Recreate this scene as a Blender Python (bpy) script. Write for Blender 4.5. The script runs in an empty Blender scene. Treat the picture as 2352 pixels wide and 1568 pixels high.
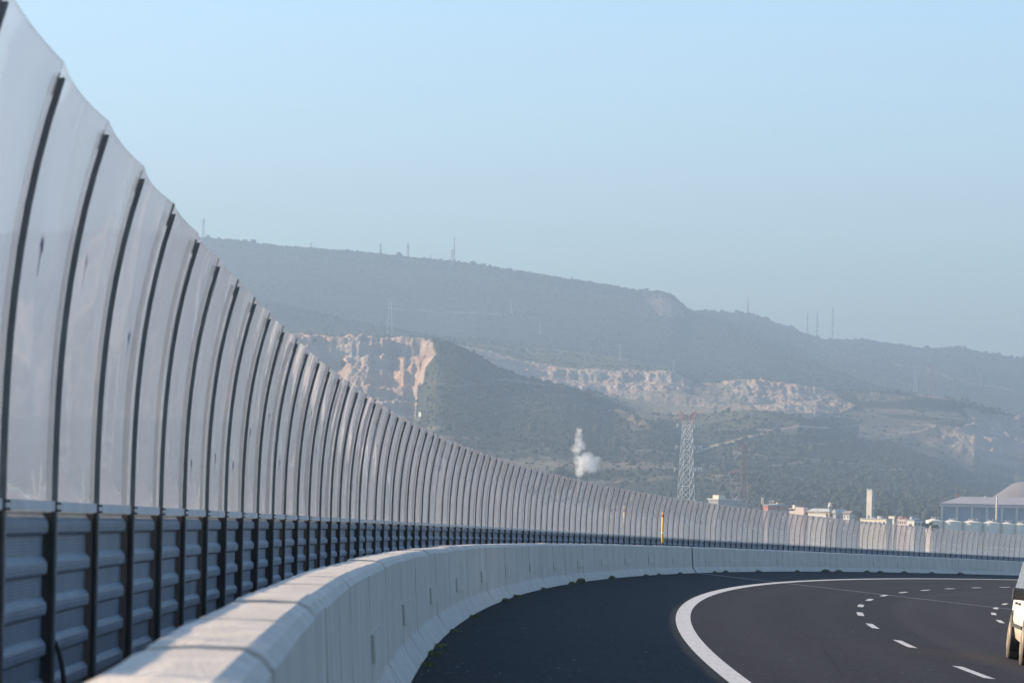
import bpy, math, random
import numpy as np
random.seed(7); RNG = np.random.default_rng(11)
sc = bpy.context.scene
COL = sc.collection

# ------------------------------------------------------------------ camera model (metres, eye at the origin, looking along +Y)
F = 7740.0; CX = 1176.0; YH = 1200.0; ROLL = 0.0227
SR, CR = math.sin(ROLL), math.cos(ROLL)
def unroll(x, y):
    return CX+(x-CX)*CR+(y-YH)*SR, YH-(x-CX)*SR+(y-YH)*CR
def at(x, y, d):
    a, b = unroll(x, y)
    return np.array([(a-CX)*d/F, d, (YH-b)*d/F])

# ------------------------------------------------------------------ object helpers
def link(o, parent=None):
    COL.objects.link(o)
    if parent is not None: o.parent = parent
    return o
def tag(o, label=None, cat=None, group=None, kind=None):
    if label: o['label'] = label
    if cat: o['category'] = cat
    if group: o['group'] = group
    if kind: o['kind'] = kind
    return o
WLOC={}
def empty(name, loc=(0,0,0), label=None, cat=None, group=None):
    o = bpy.data.objects.new(name, None); o.location = loc; o.empty_display_size = .5
    link(o); WLOC[o.name]=np.array(loc,float); return tag(o, label, cat, group)

class MB:
    def __init__(s, origin=(0,0,0)): s.v=[]; s.f=[]; s.o=np.array(origin,float)
    def add(s, vs, fs):
        b=len(s.v); s.v += [tuple(np.asarray(p,float)-s.o) for p in vs]; s.f += [tuple(i+b for i in f) for f in fs]
    def box(s, c, size, rz=0.0, ax=None):
        c=np.array(c,float); hx,hy,hz=[q/2 for q in size]
        if ax is None:
            ca,sa=math.cos(rz),math.sin(rz); ax=(np.array([ca,sa,0]),np.array([-sa,ca,0]),np.array([0,0,1.]))
        vs=[c+ax[0]*i*hx+ax[1]*j*hy+ax[2]*k*hz for i in(-1,1) for j in(-1,1) for k in(-1,1)]
        s.add(vs,[(0,1,3,2),(4,6,7,5),(0,4,5,1),(2,3,7,6),(0,2,6,4),(1,5,7,3)])
    def bar(s, p, q, r, n=4, r2=None):
        p=np.array(p,float); q=np.array(q,float); d=q-p; L=np.linalg.norm(d)
        if L<1e-6: return
        d/=L; u=np.cross(d,[0,0,1.]) if abs(d[2])<.95 else np.cross(d,[1.,0,0]); u/=np.linalg.norm(u); w=np.cross(d,u)
        r2=r if r2 is None else r2
        vs=[];
        for k in range(n):
            a=2*math.pi*(k+.5)/n; e=u*math.cos(a)+w*math.sin(a); vs+= [p+e*r, q+e*r2]
        fs=[(2*k,2*((k+1)%n),2*((k+1)%n)+1,2*k+1) for k in range(n)]
        fs+=[tuple(2*k for k in reversed(range(n))),tuple(2*k+1 for k in range(n))]
        s.add(vs,fs)
    def tube(s, pts, r, n=8):
        pts=[np.array(p,float) for p in pts]; rings=[]
        for i,p in enumerate(pts):
            d=pts[min(i+1,len(pts)-1)]-pts[max(i-1,0)]; d/=np.linalg.norm(d)
            u=np.cross(d,[0.3,1,.1]); u/=np.linalg.norm(u); w=np.cross(d,u)
            rr = r[i] if hasattr(r,'__len__') else r
            rings.append([p+(u*math.cos(2*math.pi*k/n)+w*math.sin(2*math.pi*k/n))*rr for k in range(n)])
        s.loft(rings, caps=True)
    def loft(s, rings, caps=True, closed=True):
        n=len(rings[0]); vs=[p for r in rings for p in r]; fs=[]
        for i in range(len(rings)-1):
            for k in range(n if closed else n-1):
                a=i*n+k; b=i*n+(k+1)%n; fs.append((a,b,b+n,a+n))
        if caps: fs += [tuple(reversed(range(n))), tuple(range((len(rings)-1)*n,len(rings)*n))]
        s.add(vs,fs)
    def lathe(s, c, prof, n=24):
        c=np.array(c,float)
        rings=[[c+np.array([r*math.cos(2*math.pi*k/n),r*math.sin(2*math.pi*k/n),z]) for k in range(n)] for r,z in prof]
        s.loft(rings)
    def build(s, name, mat, parent=None, smooth=False):
        m=bpy.data.meshes.new(name); m.from_pydata(s.v,[],s.f); m.update()
        m.materials.append(mat)
        if smooth: m.polygons.foreach_set('use_smooth',[True]*len(m.polygons))
        o=bpy.data.objects.new(name,m); o.location=s.o if parent is None else (s.o-WLOC[parent.name])
        link(o,parent); WLOC[o.name]=s.o.copy(); return o

def np_mesh(name, V, Fq, mat, smooth=False, attr=None):
    m=bpy.data.meshes.new(name); k=Fq.shape[1]
    m.vertices.add(len(V)); m.vertices.foreach_set('co',np.ascontiguousarray(V,dtype=np.float32).ravel())
    m.loops.add(Fq.size); m.loops.foreach_set('vertex_index',np.ascontiguousarray(Fq,dtype=np.int32).ravel())
    m.polygons.add(len(Fq)); m.polygons.foreach_set('loop_start',np.arange(0,Fq.size,k,dtype=np.int32))
    m.polygons.foreach_set('loop_total',np.full(len(Fq),k,dtype=np.int32))
    if smooth: m.polygons.foreach_set('use_smooth',np.ones(len(Fq),dtype=bool))
    m.update(calc_edges=True); m.materials.append(mat)
    if attr is not None:
        for nm,arr in attr.items():
            a=m.attributes.new(nm,'FLOAT','POINT'); a.data.foreach_set('value',np.ascontiguousarray(arr,dtype=np.float32))
    return link(bpy.data.objects.new(name,m))

# ------------------------------------------------------------------ materials
class NT:
    def __init__(s, name):
        s.m=bpy.data.materials.new(name); s.m.use_nodes=True; s.t=s.m.node_tree; s.t.nodes.clear()
        s.out=s.n('ShaderNodeOutputMaterial')
    def n(s, ty, **kw):
        nd=s.t.nodes.new(ty)
        for k,v in kw.items():
            if hasattr(nd,k): setattr(nd,k,v)
        return nd
    def l(s,a,b): s.t.links.new(a,b)
    def coord(s, which='Object', scale=None):
        c=s.n('ShaderNodeTexCoord').outputs[which]
        if scale is None: return c
        mp=s.n('ShaderNodeMapping'); mp.inputs['Scale'].default_value=scale; s.l(c,mp.inputs['Vector']); return mp.outputs[0]
    def noise(s, vec, scale, detail=4, rough=.55, lo=.3, hi=.7):
        t=s.n('ShaderNodeTexNoise'); t.inputs['Scale'].default_value=scale; t.inputs['Detail'].default_value=detail; t.inputs['Roughness'].default_value=rough
        s.l(vec,t.inputs['Vector'])
        mr=s.n('ShaderNodeMapRange'); mr.inputs['From Min'].default_value=lo; mr.inputs['From Max'].default_value=hi; s.l(t.outputs[0],mr.inputs['Value'])
        return mr.outputs[0]
    def mix(s, fac, a, b):
        m=s.n('ShaderNodeMix'); m.data_type='RGBA'
        for sock,val in ((m.inputs[0],fac),(m.inputs[6],a),(m.inputs[7],b)):
            if isinstance(val,(int,float)): sock.default_value=val
            elif isinstance(val,tuple): sock.default_value=(*val[:3],1)
            else: s.l(val,sock)
        return m.outputs[2]
    def math(s, op, a, b=0.0, clamp=False):
        m=s.n('ShaderNodeMath'); m.operation=op; m.use_clamp=clamp
        for sock,val in ((m.inputs[0],a),(m.inputs[1],b)):
            if isinstance(val,(int,float)): sock.default_value=val
            else: s.l(val,sock)
        return m.outputs[0]
    def attr(s,name):
        a=s.n('ShaderNodeAttribute'); a.attribute_name=name; return a.outputs['Fac']
    def bsdf(s, color, rough=.6, metal=0.0, spec=.5, bump=None, bstr=.2, bdist=.01):
        p=s.n('ShaderNodeBsdfPrincipled')
        for nm,val in (('Base Color',color),('Roughness',rough),('Metallic',metal),('Specular IOR Level',spec)):
            if isinstance(val,(int,float)): p.inputs[nm].default_value=val
            elif isinstance(val,tuple): p.inputs[nm].default_value=(*val[:3],1)
            else: s.l(val,p.inputs[nm])
        if bump is not None:
            b=s.n('ShaderNodeBump'); b.inputs['Strength'].default_value=bstr; b.inputs['Distance'].default_value=bdist
            s.l(bump,b.inputs['Height']); s.l(b.outputs[0],p.inputs['Normal'])
        s.l(p.outputs[0],s.out.inputs['Surface']); return p

def simple(name, c, rough=.6, metal=0.0, var=.25, scale=2.0, spec=.5):
    t=NT(name); v=t.coord('Object'); n=t.noise(v,scale,5)
    dk=tuple(x*(1-var) for x in c); lt=tuple(min(1,x*(1+var*.6)) for x in c)
    t.bsdf(t.mix(n,dk,lt),rough,metal,spec); return t.m

def mat_concrete():
    t=NT('concrete'); v=t.coord('Object')
    n1=t.noise(v,.8,5); n2=t.noise(v,14,6,.65); n3=t.noise(t.coord('Object',(5,5,.35)),1.3,5,.65,.38,.66); n5=t.noise(v,3.2,6,.7,.45,.75)
    c=t.mix(n1,(.55,.495,.42),(.65,.59,.505)); c=t.mix(t.math('MULTIPLY',n2,.35),c,(.70,.64,.55)); c=t.mix(t.math("MULTIPLY",n3,.55),c,(.36,.335,.30)); c=t.mix(t.math('MULTIPLY',n5,.35),c,(.44,.41,.37))
    c=t.mix(t.math('MULTIPLY',t.attr('foot'),t.math('ADD',t.math('MULTIPLY',n5,.5),.12)),c,(.26,.235,.20))   # splashed dirt along the foot
    c=t.mix(t.math('MULTIPLY',t.attr('groove'),.92),c,(.07,.065,.06))      # joints darker than the faces
    pits=t.noise(v,45,2,.5,.66,.74); c=t.mix(t.math('MULTIPLY',pits,.5),c,(.25,.23,.21))
    n4=t.noise(v,60,3)
    t.bsdf(c,.85,0,.3,t.math('ADD',n2,n4),.45,.008); return t.m
def mat_asphalt(name, base, tracks=None):
    t=NT(name); v=t.coord('Object'); a=t.noise(v,90,3,.7); b=t.noise(v,.35,5); c2=t.noise(t.coord('UV'),1,1) if False else None
    g2=t.noise(v,22,4,.75,.25,.75); g3=t.noise(v,6,5,.7,.3,.7)
    c=t.mix(a,tuple(x*.6 for x in base),tuple(x*1.5 for x in base)); c=t.mix(t.math('MULTIPLY',g2,.7),c,tuple(x*1.9 for x in base)); c=t.mix(t.math('MULTIPLY',g3,.75),c,tuple(x*.5 for x in base))
    c=t.mix(t.math('MULTIPLY',b,.6),c,tuple(x*1.45 for x in base))
    off=t.attr('off')      # distance from the wall line: pale wheel tracks, darker oil strip between them
    if tracks:
        acc=None
        for o_,w_ in tracks:
            g=t.math('POWER',2.718,t.math('MULTIPLY',t.math('POWER',t.math('DIVIDE',t.math('SUBTRACT',off,o_),w_),2.0),-1.0))
            acc=g if acc is None else t.math('ADD',acc,g)
        c=t.mix(t.math('MULTIPLY',acc,t.math('ADD',t.math('MULTIPLY',g3,.35),.3),True),c,tuple(x*1.6 for x in base))
    el=t.noise(t.coord('Object',(14,1.3,1)),1.0,4,.65,.25,.75); c=t.mix(t.math('MULTIPLY',el,.6),c,tuple(x*1.9 for x in base))
    sp=t.noise(t.coord('Object',(9,1.6,1)),1.6,3,.6,.68,.73)
    c=t.mix(t.math('MULTIPLY',sp,.55),c,(.30,.29,.28))
    vo=t.n('ShaderNodeTexVoronoi'); vo.feature='DISTANCE_TO_EDGE'; vo.inputs['Scale'].default_value=.16; t.l(t.coord('Object',(1,.5,1)),vo.inputs['Vector'])
    ck=t.math('LESS_THAN',t.math('ADD',vo.outputs[0],t.math('MULTIPLY',g3,.02)),.012); c=t.mix(t.math('MULTIPLY',ck,.35),c,tuple(x*.45 for x in base))
    t.bsdf(c,.95,0,.06,a,.5,.006); return t.m
def mat_paint():
    t=NT('road_paint'); v=t.coord('Object'); n=t.noise(v,5,6,.7,.35,.75); m=t.noise(v,70,3)
    c=t.mix(t.math('MULTIPLY',n,.45),(.62,.59,.54),(.44,.42,.38)); c=t.mix(t.math('MULTIPLY',m,.25),c,(.4,.38,.36))
    wn=t.noise(t.coord('Object',(12,1.6,1)),1.1,5,.7,.5,.72); c=t.mix(t.math('MULTIPLY',wn,.55),c,(.22,.21,.20)); t.bsdf(c,.9,0,.08,m,.3,.004); return t.m
def mat_acrylic():
    t=NT('acrylic'); v=t.coord('Object')
    wav=t.noise(t.coord('Object',(.8,.7,.45)),1.0,1.0,.4,.2,.8)
    bp=t.n('ShaderNodeBump'); bp.inputs['Strength'].default_value=.4; bp.inputs['Distance'].default_value=.03; t.l(wav,bp.inputs['Height'])
    lw=t.n('ShaderNodeLayerWeight'); lw.inputs['Blend'].default_value=.5
    f5=t.math('POWER',lw.outputs['Facing'],5.0); fr=t.math('ADD',t.math('MULTIPLY',f5,.9),.04,True)
    gl=t.n('ShaderNodeBsdfGlossy'); gl.inputs['Roughness'].default_value=.03; gl.inputs['Color'].default_value=(.93,.93,.95,1); t.l(bp.outputs[0],gl.inputs['Normal'])
    tr=t.n('ShaderNodeBsdfTransparent'); tr.inputs['Color'].default_value=(.98,.98,.985,1)
    tl=t.n('ShaderNodeBsdfTranslucent'); df=t.n('ShaderNodeBsdfDiffuse')
    streak=t.noise(t.coord('Object',(1.6,1.3,.35)),1.0,3,.5,.3,.75)
    col=t.mix(streak,(.52,.61,.78),(.56,.63,.76)); t.l(col,tl.inputs['Color']); t.l(col,df.inputs['Color'])
    m1=t.n('ShaderNodeMixShader'); m1.inputs[0].default_value=.5; t.l(tl.outputs[0],m1.inputs[1]); t.l(df.outputs[0],m1.inputs[2])
    cosv=t.math('MAXIMUM',t.math('SUBTRACT',1.0,lw.outputs['Facing']),.02)
    tau=t.math('ADD',t.math('MULTIPLY',streak,.005),.028)          # thin film of road dust: its optical depth grows along slanting paths
    dirt=t.math('SUBTRACT',1.0,t.math('POWER',2.71828,t.math('MULTIPLY',t.math('DIVIDE',tau,cosv),-1.0)),True)
    m2=t.n('ShaderNodeMixShader'); t.l(dirt,m2.inputs[0]); t.l(tr.outputs[0],m2.inputs[1]); t.l(m1.outputs[0],m2.inputs[2])
    m3=t.n('ShaderNodeMixShader'); t.l(fr,m3.inputs[0]); t.l(m2.outputs[0],m3.inputs[1]); t.l(gl.outputs[0],m3.inputs[2])
    t.l(m3.outputs[0],t.out.inputs['Surface']); return t.m
def mat_corrugated():
    t=NT('corrugated_metal'); v=t.coord('Object')
    n=t.noise(v,1.5,5); w=t.n('ShaderNodeTexWave'); w.wave_type='BANDS'; w.bands_direction='Z'; w.inputs['Scale'].default_value=22; w.inputs['Distortion'].default_value=0; t.l(v,w.inputs['Vector'])
    d=t.noise(t.coord('Object',(3,3,.6)),2,5,.6,.4,.8)
    c=t.mix(n,(.125,.16,.20),(.18,.215,.26)); c=t.mix(t.math('MULTIPLY',d,.35),c,(.30,.27,.24))
    t.bsdf(c,.55,.15,.4,w.outputs[0],.25,.004); return t.m
def mat_terrain():
    t=NT('hillside'); g=t.n('ShaderNodeNewGeometry'); P=g.outputs['Position']
    n1=t.noise(P,.006,6,.6); n2=t.noise(P,.035,6,.65); n3=t.noise(P,.22,4,.7)
    c=t.mix(n2,(.026,.033,.022),(.046,.048,.033)); c=t.mix(t.math('MULTIPLY',n1,.5),c,(.06,.058,.036)); c=t.mix(t.math('MULTIPLY',n3,.5),c,(.026,.034,.022))
    gr=t.mix(n2,(.10,.10,.05),(.15,.13,.075)); c=t.mix(t.attr('grass'),c,gr)
    so=t.mix(n2,(.33,.25,.18),(.45,.37,.28)); c=t.mix(t.attr('soil'),c,so)
    mp=t.n('ShaderNodeMapping'); mp.inputs['Scale'].default_value=(1,1,.45); t.l(P,mp.inputs['Vector'])
    r1=t.noise(mp.outputs[0],.05,7,.7,.3,.7); r2=t.noise(mp.outputs[0],.016,5,.6,.4,.65)
    rk=t.mix(r1,(.24,.185,.15),(.56,.46,.37)); rk=t.mix(t.math('MULTIPLY',r2,.65),rk,(.55,.31,.17)); rk=t.mix(t.math('MULTIPLY',t.noise(P,.02,4,.6,.5,.7),.5),rk,(.36,.34,.32))
    mz=t.n('ShaderNodeMapping'); mz.inputs['Scale'].default_value=(.06,.06,1); t.l(P,mz.inputs['Vector'])
    rk=t.mix(t.math('MULTIPLY',t.noise(mz.outputs[0],.16,4,.6,.4,.65),.45),rk,(.22,.17,.145))   # ledges
    c=t.mix(t.attr('rock'),c,rk)
    t.bsdf(c,.95,0,.1,t.math('ADD',n3,t.math('MULTIPLY',n2,2.0)),.6,2.5); return t.m
def mat_bush():
    t=NT('scrub_leaves'); g=t.n('ShaderNodeNewGeometry'); ob=t.attr('tint')
    c=t.mix(ob,(.020,.028,.018),(.042,.047,.031)); n=t.noise(g.outputs['Position'],.5,3); c=t.mix(t.math('MULTIPLY',n,.4),c,(.030,.036,.024))
    t.bsdf(c,.9,0,.1); return t.m

M=dict(
 concrete=mat_concrete(), lane=mat_asphalt('lane_asphalt',(.030,.0285,.030),[(6.5,.5),(8.6,.5),(11.2,.5),(13.1,.5)]), shoulder=mat_asphalt('shoulder_asphalt',(.021,.023,.026)),
 paint=mat_paint(), acrylic=mat_acrylic(), corr=mat_corrugated(), terrain=mat_terrain(), bush=mat_bush(),
 post=simple('post_steel',(.085,.092,.095),.5,.3,.3,6), rail=simple('rail_metal',(.55,.56,.56),.5,.3,.15,3), web=simple('web_shade_steel',(.055,.05,.046),.6,.2,.4,6), bolt=simple('bolt_steel',(.05,.05,.055),.5,.4),
 brown=simple('brown_filler',(.16,.11,.085),.8), decal=simple('decal_film',(.14,.14,.22),.5), rubber=simple('black_rubber',(.012,.012,.013),.5),
 joint=simple('joint_steel',(.30,.30,.30),.5,.4), jdark=simple('joint_cover_steel',(.07,.075,.08),.6,.3),
 yellow=simple('yellow_paint',(.75,.42,.02),.4,0,.1), red=simple('red_paint',(.45,.05,.03),.5,0,.15), white=simple('white_paint',(.72,.71,.68),.45,0,.12),
 weed=simple('weed_leaves',(.085,.105,.035),.8,0,.4,12), ground=simple('plain_soil',(.12,.12,.075),.95,0,.35,.03),
 pylonsteel=simple('old_pylon_steel',(.32,.215,.18),.6,.2,.2), domeroof=simple('dome_roof',(.15,.14,.145),.8,0,.15,.1), galv=simple('galvanised_steel',(.50,.49,.46),.5,.25,.15), rust=simple('weathered_steel',(.36,.27,.24),.6,.2,.2), whitesteel=simple('white_lattice_paint',(.82,.80,.74),.5,0,.1), redsteel=simple('red_lattice_paint',(.50,.10,.07),.5,0,.15),
 cream=simple('cream_wall',(.70,.63,.50),.8,0,.1,.4), yellowwall=simple('ochre_wall',(.62,.44,.20),.8,0,.1,.4), greywall=simple('grey_wall',(.34,.34,.36),.8,0,.12,.3), whitewall=simple('white_wall',(.66,.63,.56),.8,0,.1,.4), pinkwall=simple('pink_wall',(.62,.50,.45),.8,0,.1,.4),
 redwall=simple('red_cladding',(.55,.17,.13),.7,0,.12,.4), greyroof=simple('grey_roof',(.42,.43,.41),.7,0,.15,.3), brownroof=simple('brown_roof',(.24,.19,.175),.8,0,.2,.4), hallroof=simple('hall_roof',(.30,.275,.28),.75,0,.12,.1), hallwall=simple('hall_infill',(.24,.29,.35),.7,0,.12,.2),
 dark=simple('dark_opening',(.035,.04,.05),.4), silo=simple('silo_paint',(.80,.73,.60),.55,.1,.1,.3), tower=simple('tower_concrete',(.60,.55,.46),.85,0,.15,.2), bluebox=simple('pale_blue_cladding',(.40,.55,.62),.7), signred=simple('red_lettering',(.45,.10,.10),.6), glass=simple('car_glass',(.24,.30,.36),.10,0,.1), dirtywhite=None, tyre=simple('tyre_rubber',(.08,.07,.058),.8), rim=simple('rim_metal',(.28,.24,.19),.5,.4), lamp=simple('lamp_red',(.35,.02,.02),.25), bark=simple('bark',(.10,.075,.05),.9),  # car_glass: pale bluish reflection put into its base colour
 treeleaf=simple('tree_leaves',(.05,.062,.028),.9,0,.4,.6), cypress=simple('dark_leaves',(.028,.04,.026),.9,0,.4,.6), dryleaf=simple('brown_leaves',(.16,.10,.07),.9,0,.3,.6), blackplastic=simple('black_plastic',(.045,.04,.036),.5))
def mat_van():
    t=NT('van_paint'); v=t.coord('Object'); s=t.n('ShaderNodeSeparateXYZ'); t.l(v,s.inputs[0])
    n=t.noise(v,3,5); mr=t.n('ShaderNodeMapRange'); mr.inputs['From Min'].default_value=.95; mr.inputs['From Max'].default_value=.25; t.l(s.outputs[2],mr.inputs['Value'])
    c=t.mix(t.math('MULTIPLY',mr.outputs[0],t.math('ADD',t.math('MULTIPLY',n,.4),.5)),(.80,.79,.76),(.50,.36,.22))  # road dirt splashed on the sills
    t.bsdf(c,.3,0,.5); return t.m
M['dirtywhite']=mat_van()

# ------------------------------------------------------------------ road line in plan: arc that tightens a little, measured from the photograph
ST=np.arange(-40,420.01,.1); TH=-.02835+.1404*(ST/100)+.00266*(ST/100)**2
i0=int(round(40/.1)); XS=np.cumsum(np.sin(TH))*.1; YS=np.cumsum(np.cos(TH))*.1
XS+= -2.126-XS[i0]; YS+= 15.58-YS[i0]
ZP=np.polyfit([0,14,38,58,88,130,148,216,268],[.043,.01,-.05,-.095,-.195,-.47,-.62,-1.26,-1.88],3)
def zr(s): return np.polyval(ZP,np.clip(s,-10,330))
def W(s, off=0.0, dz=0.0):
    th=np.interp(s,ST,TH); return np.array([np.interp(s,ST,XS)+off*math.cos(th), np.interp(s,ST,YS)-off*math.sin(th), float(zr(s))+dz])
def frame(s):
    th=float(np.interp(s,ST,TH)); return np.array([math.sin(th),math.cos(th),0]), np.array([math.cos(th),-math.sin(th),0]), np.array([0,0,1.])
def scr(p):
    x=CX+p[0]*F/p[1]; y=YH-p[2]*F/p[1]
    return CX+(x-CX)*CR-(y-YH)*SR, YH+(x-CX)*SR+(y-YH)*CR
BT=-.375         # barrier top below the rail
RD=BT-1.14        # road level below the rail
XF=-.09          # crossfall per metre
def roadz(off): return RD+XF*(off-1.5)

# ------------------------------------------------------------------ carriageway
def strip(name, offs, s0, s1, step, lift, mat, label=None):
    ss=np.arange(s0,s1+1e-6,step); V=[];O=[]
    for s in ss:
        for o in offs: V.append(W(s,o,roadz(o)+lift)); O.append(o)
    n=len(offs); Fq=[(i*n+k,i*n+k+1,(i+1)*n+k+1,(i+1)*n+k) for i in range(len(ss)-1) for k in range(n-1)]
    return np_mesh(name,np.array(V),np.array(Fq),mat,True,{'off':np.array(O)})
deck=MB()
ss=np.arange(-38,400,4.0)
prof=[(-.9,-.25),(-.9,-.10),(-.6,-.10),(-.6,-.24),(1.2,-.06),(24,-.03),(24,-1.3),(17,-2.2),(3,-2.2),(-.9,-1.2)]
deck.loft([[W(s,o,roadz(o)+z) for o,z in prof] for s in ss])
tag(deck.build('bridge_deck',M['concrete']),kind='structure')
tag(strip('shoulder_road',[.9,1.5,3,5.15],-36,398,1,0,M['shoulder']),kind='structure')
tag(strip('highway_lanes_road',[5.15,5.6,6,6.8,7.6,8.4,9.2,10,11,12,13,14,16,18,21,23.5],-36,398,1,0,M['lane']),kind='structure')
tag(strip('edge_line_marking',[5.01,5.32],-30,390,.5,.004,M['paint']),kind='structure')
tag(strip('inner_edge_line_marking',[19.3,19.6],-30,390,1,.004,M['paint']),kind='structure')
def dashes(name, off, w, phase, L=5.0, cyc=14.95):
    V=[];Fq=[]
    s=phase
    while s<380:
        for a in np.linspace(s,s+L,7):
            for o in (off-w/2,off+w/2): V.append(W(a,o,roadz(o)+.004))
        b=len(V)-14; Fq+= [(b+2*i,b+2*i+1,b+2*i+3,b+2*i+2) for i in range(6)]
        s+=cyc
    return np_mesh(name,np.array(V),np.array(Fq),M['paint'])
tag(dashes('lane_dashes_marking',9.8,.19,38-14.95*3),kind='structure')
tag(dashes('inner_lane_dashes_marking',14.52,.19,98.4-14.95*7),kind='structure')

# expansion joint position: where the barrier gap stands
SJ=min(np.arange(60,220,.1),key=lambda s:abs(scr(W(s,1.3,-.9))[0]-1590))
S1=-.55           # first joint, close to the camera
tag(strip('expansion_joint_road',[1.5,5.0],SJ-.25,SJ+.25,.5,.005,M['joint']),kind='structure')
tag(strip('expansion_joint_road',[5.33,11.6,23],SJ-.25,SJ+.25,.5,.005,M['joint']),kind='structure')

# ------------------------------------------------------------------ concrete barrier
BP=[(.94,-1.16),(.94,-.03),(.955,0),(1.08,.002),(1.21,0),(1.255,-.022),(1.285,-.06),(1.30,-.35),(1.318,-.62),(1.333,-.88),(1.342,-.905),(1.50,-1.15)]
def barrier(s0, s1, label, plates, pitch=2.4):
    root=empty('concrete_barrier',W((s0+s1)/2,1.25,RD),label,'barrier')
    mb=MB(root.location); st=[]
    s=s0
    while s<s1-.01:
        e=min(s+pitch,s1); n=6 if s<60 else 3; jog=random.uniform(-.009,.009); jo=random.uniform(-.004,.004)
        st.append((s+.001,1,jog,jo)); gv=.017 if s<40 else .03; st.append((s+gv,1,jog,jo)); 
        for q in np.linspace(s+gv+.004,e-gv-.004,n): st.append((q,0,jog,jo))
        st.append((e-gv,1,jog,jo)); st.append((e-.001,1,jog,jo)); s=e
    rings=[]
    for s,ins,jog,jo in st:
        r=[]
        for i,(o,z) in enumerate(BP):
            if ins and 2<=i<=10: o=o-.035 if i>4 else o; z=z-.007 if i<7 else z
            wob=random.gauss(0,.0016 if s<60 else .003) if 2<=i<=6 else random.gauss(0,.0012)
            r.append(W(s,o+(jo+wob if 2<i<11 else 0),BT+z+(jog+wob if 1<=i<=6 else 0)))
        rings.append(r)
    mb.loft(rings); wo=mb.build('wall',M['concrete'],root)
    nb=len(BP); ft=[[0,0,0,0,0,0,0,0,0,.25,.5,1][i] for _ in rings for i in range(nb)]; gv_=[float(st[j][1])*(.35 if i<6 else 1) for j in range(len(rings)) for i in range(nb)]
    for nm,arr in (('foot',ft),('groove',gv_)): wo.data.attributes.new(nm,'FLOAT','POINT').data.foreach_set('value',arr)
    s=s0; k=0
    while s<s1-2:
        if k in plates:
            a,b=s+.02,min(s+pitch,s1)-.02; pm=MB(root.location)
            rg=[]
            for q in np.linspace(a,b,4):
                rg.append([W(q,1.300+.012-.004,BT-.49),W(q,1.300+.012+.02,BT-.49),W(q,1.325+.022,BT-.70),W(q,1.325-.004,BT-.70)])
            pm.loft(rg); pm.build('cover_plate',M['concrete'],root)
        s+=pitch; k+=1
    return root
barrier(-26,S1-.02,'concrete barrier length closest to the camera, its sunlit top crossed by post shadows',set())
barrier(S1+.02,SJ-.25,'long middle concrete barrier curving from the first joint to the dark expansion gap',set(range(4,80,4)))
barrier(SJ+.25,372,'far concrete barrier beyond the dark expansion gap, leading off behind the white car',set(range(2,100,4)))
jm=MB(W(SJ,1.2,RD)); jm.loft([[W(q,o-(.05 if 2<i<11 else 0),BT+(z-.03 if 1<=i<=6 else z)) for i,(o,z) in enumerate(BP)] for q in (SJ-.249,SJ+.249)])
tag(jm.build('joint_cover',M['jdark']),'dark steel cover closing the expansion gap in the barrier','joint cover')

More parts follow.
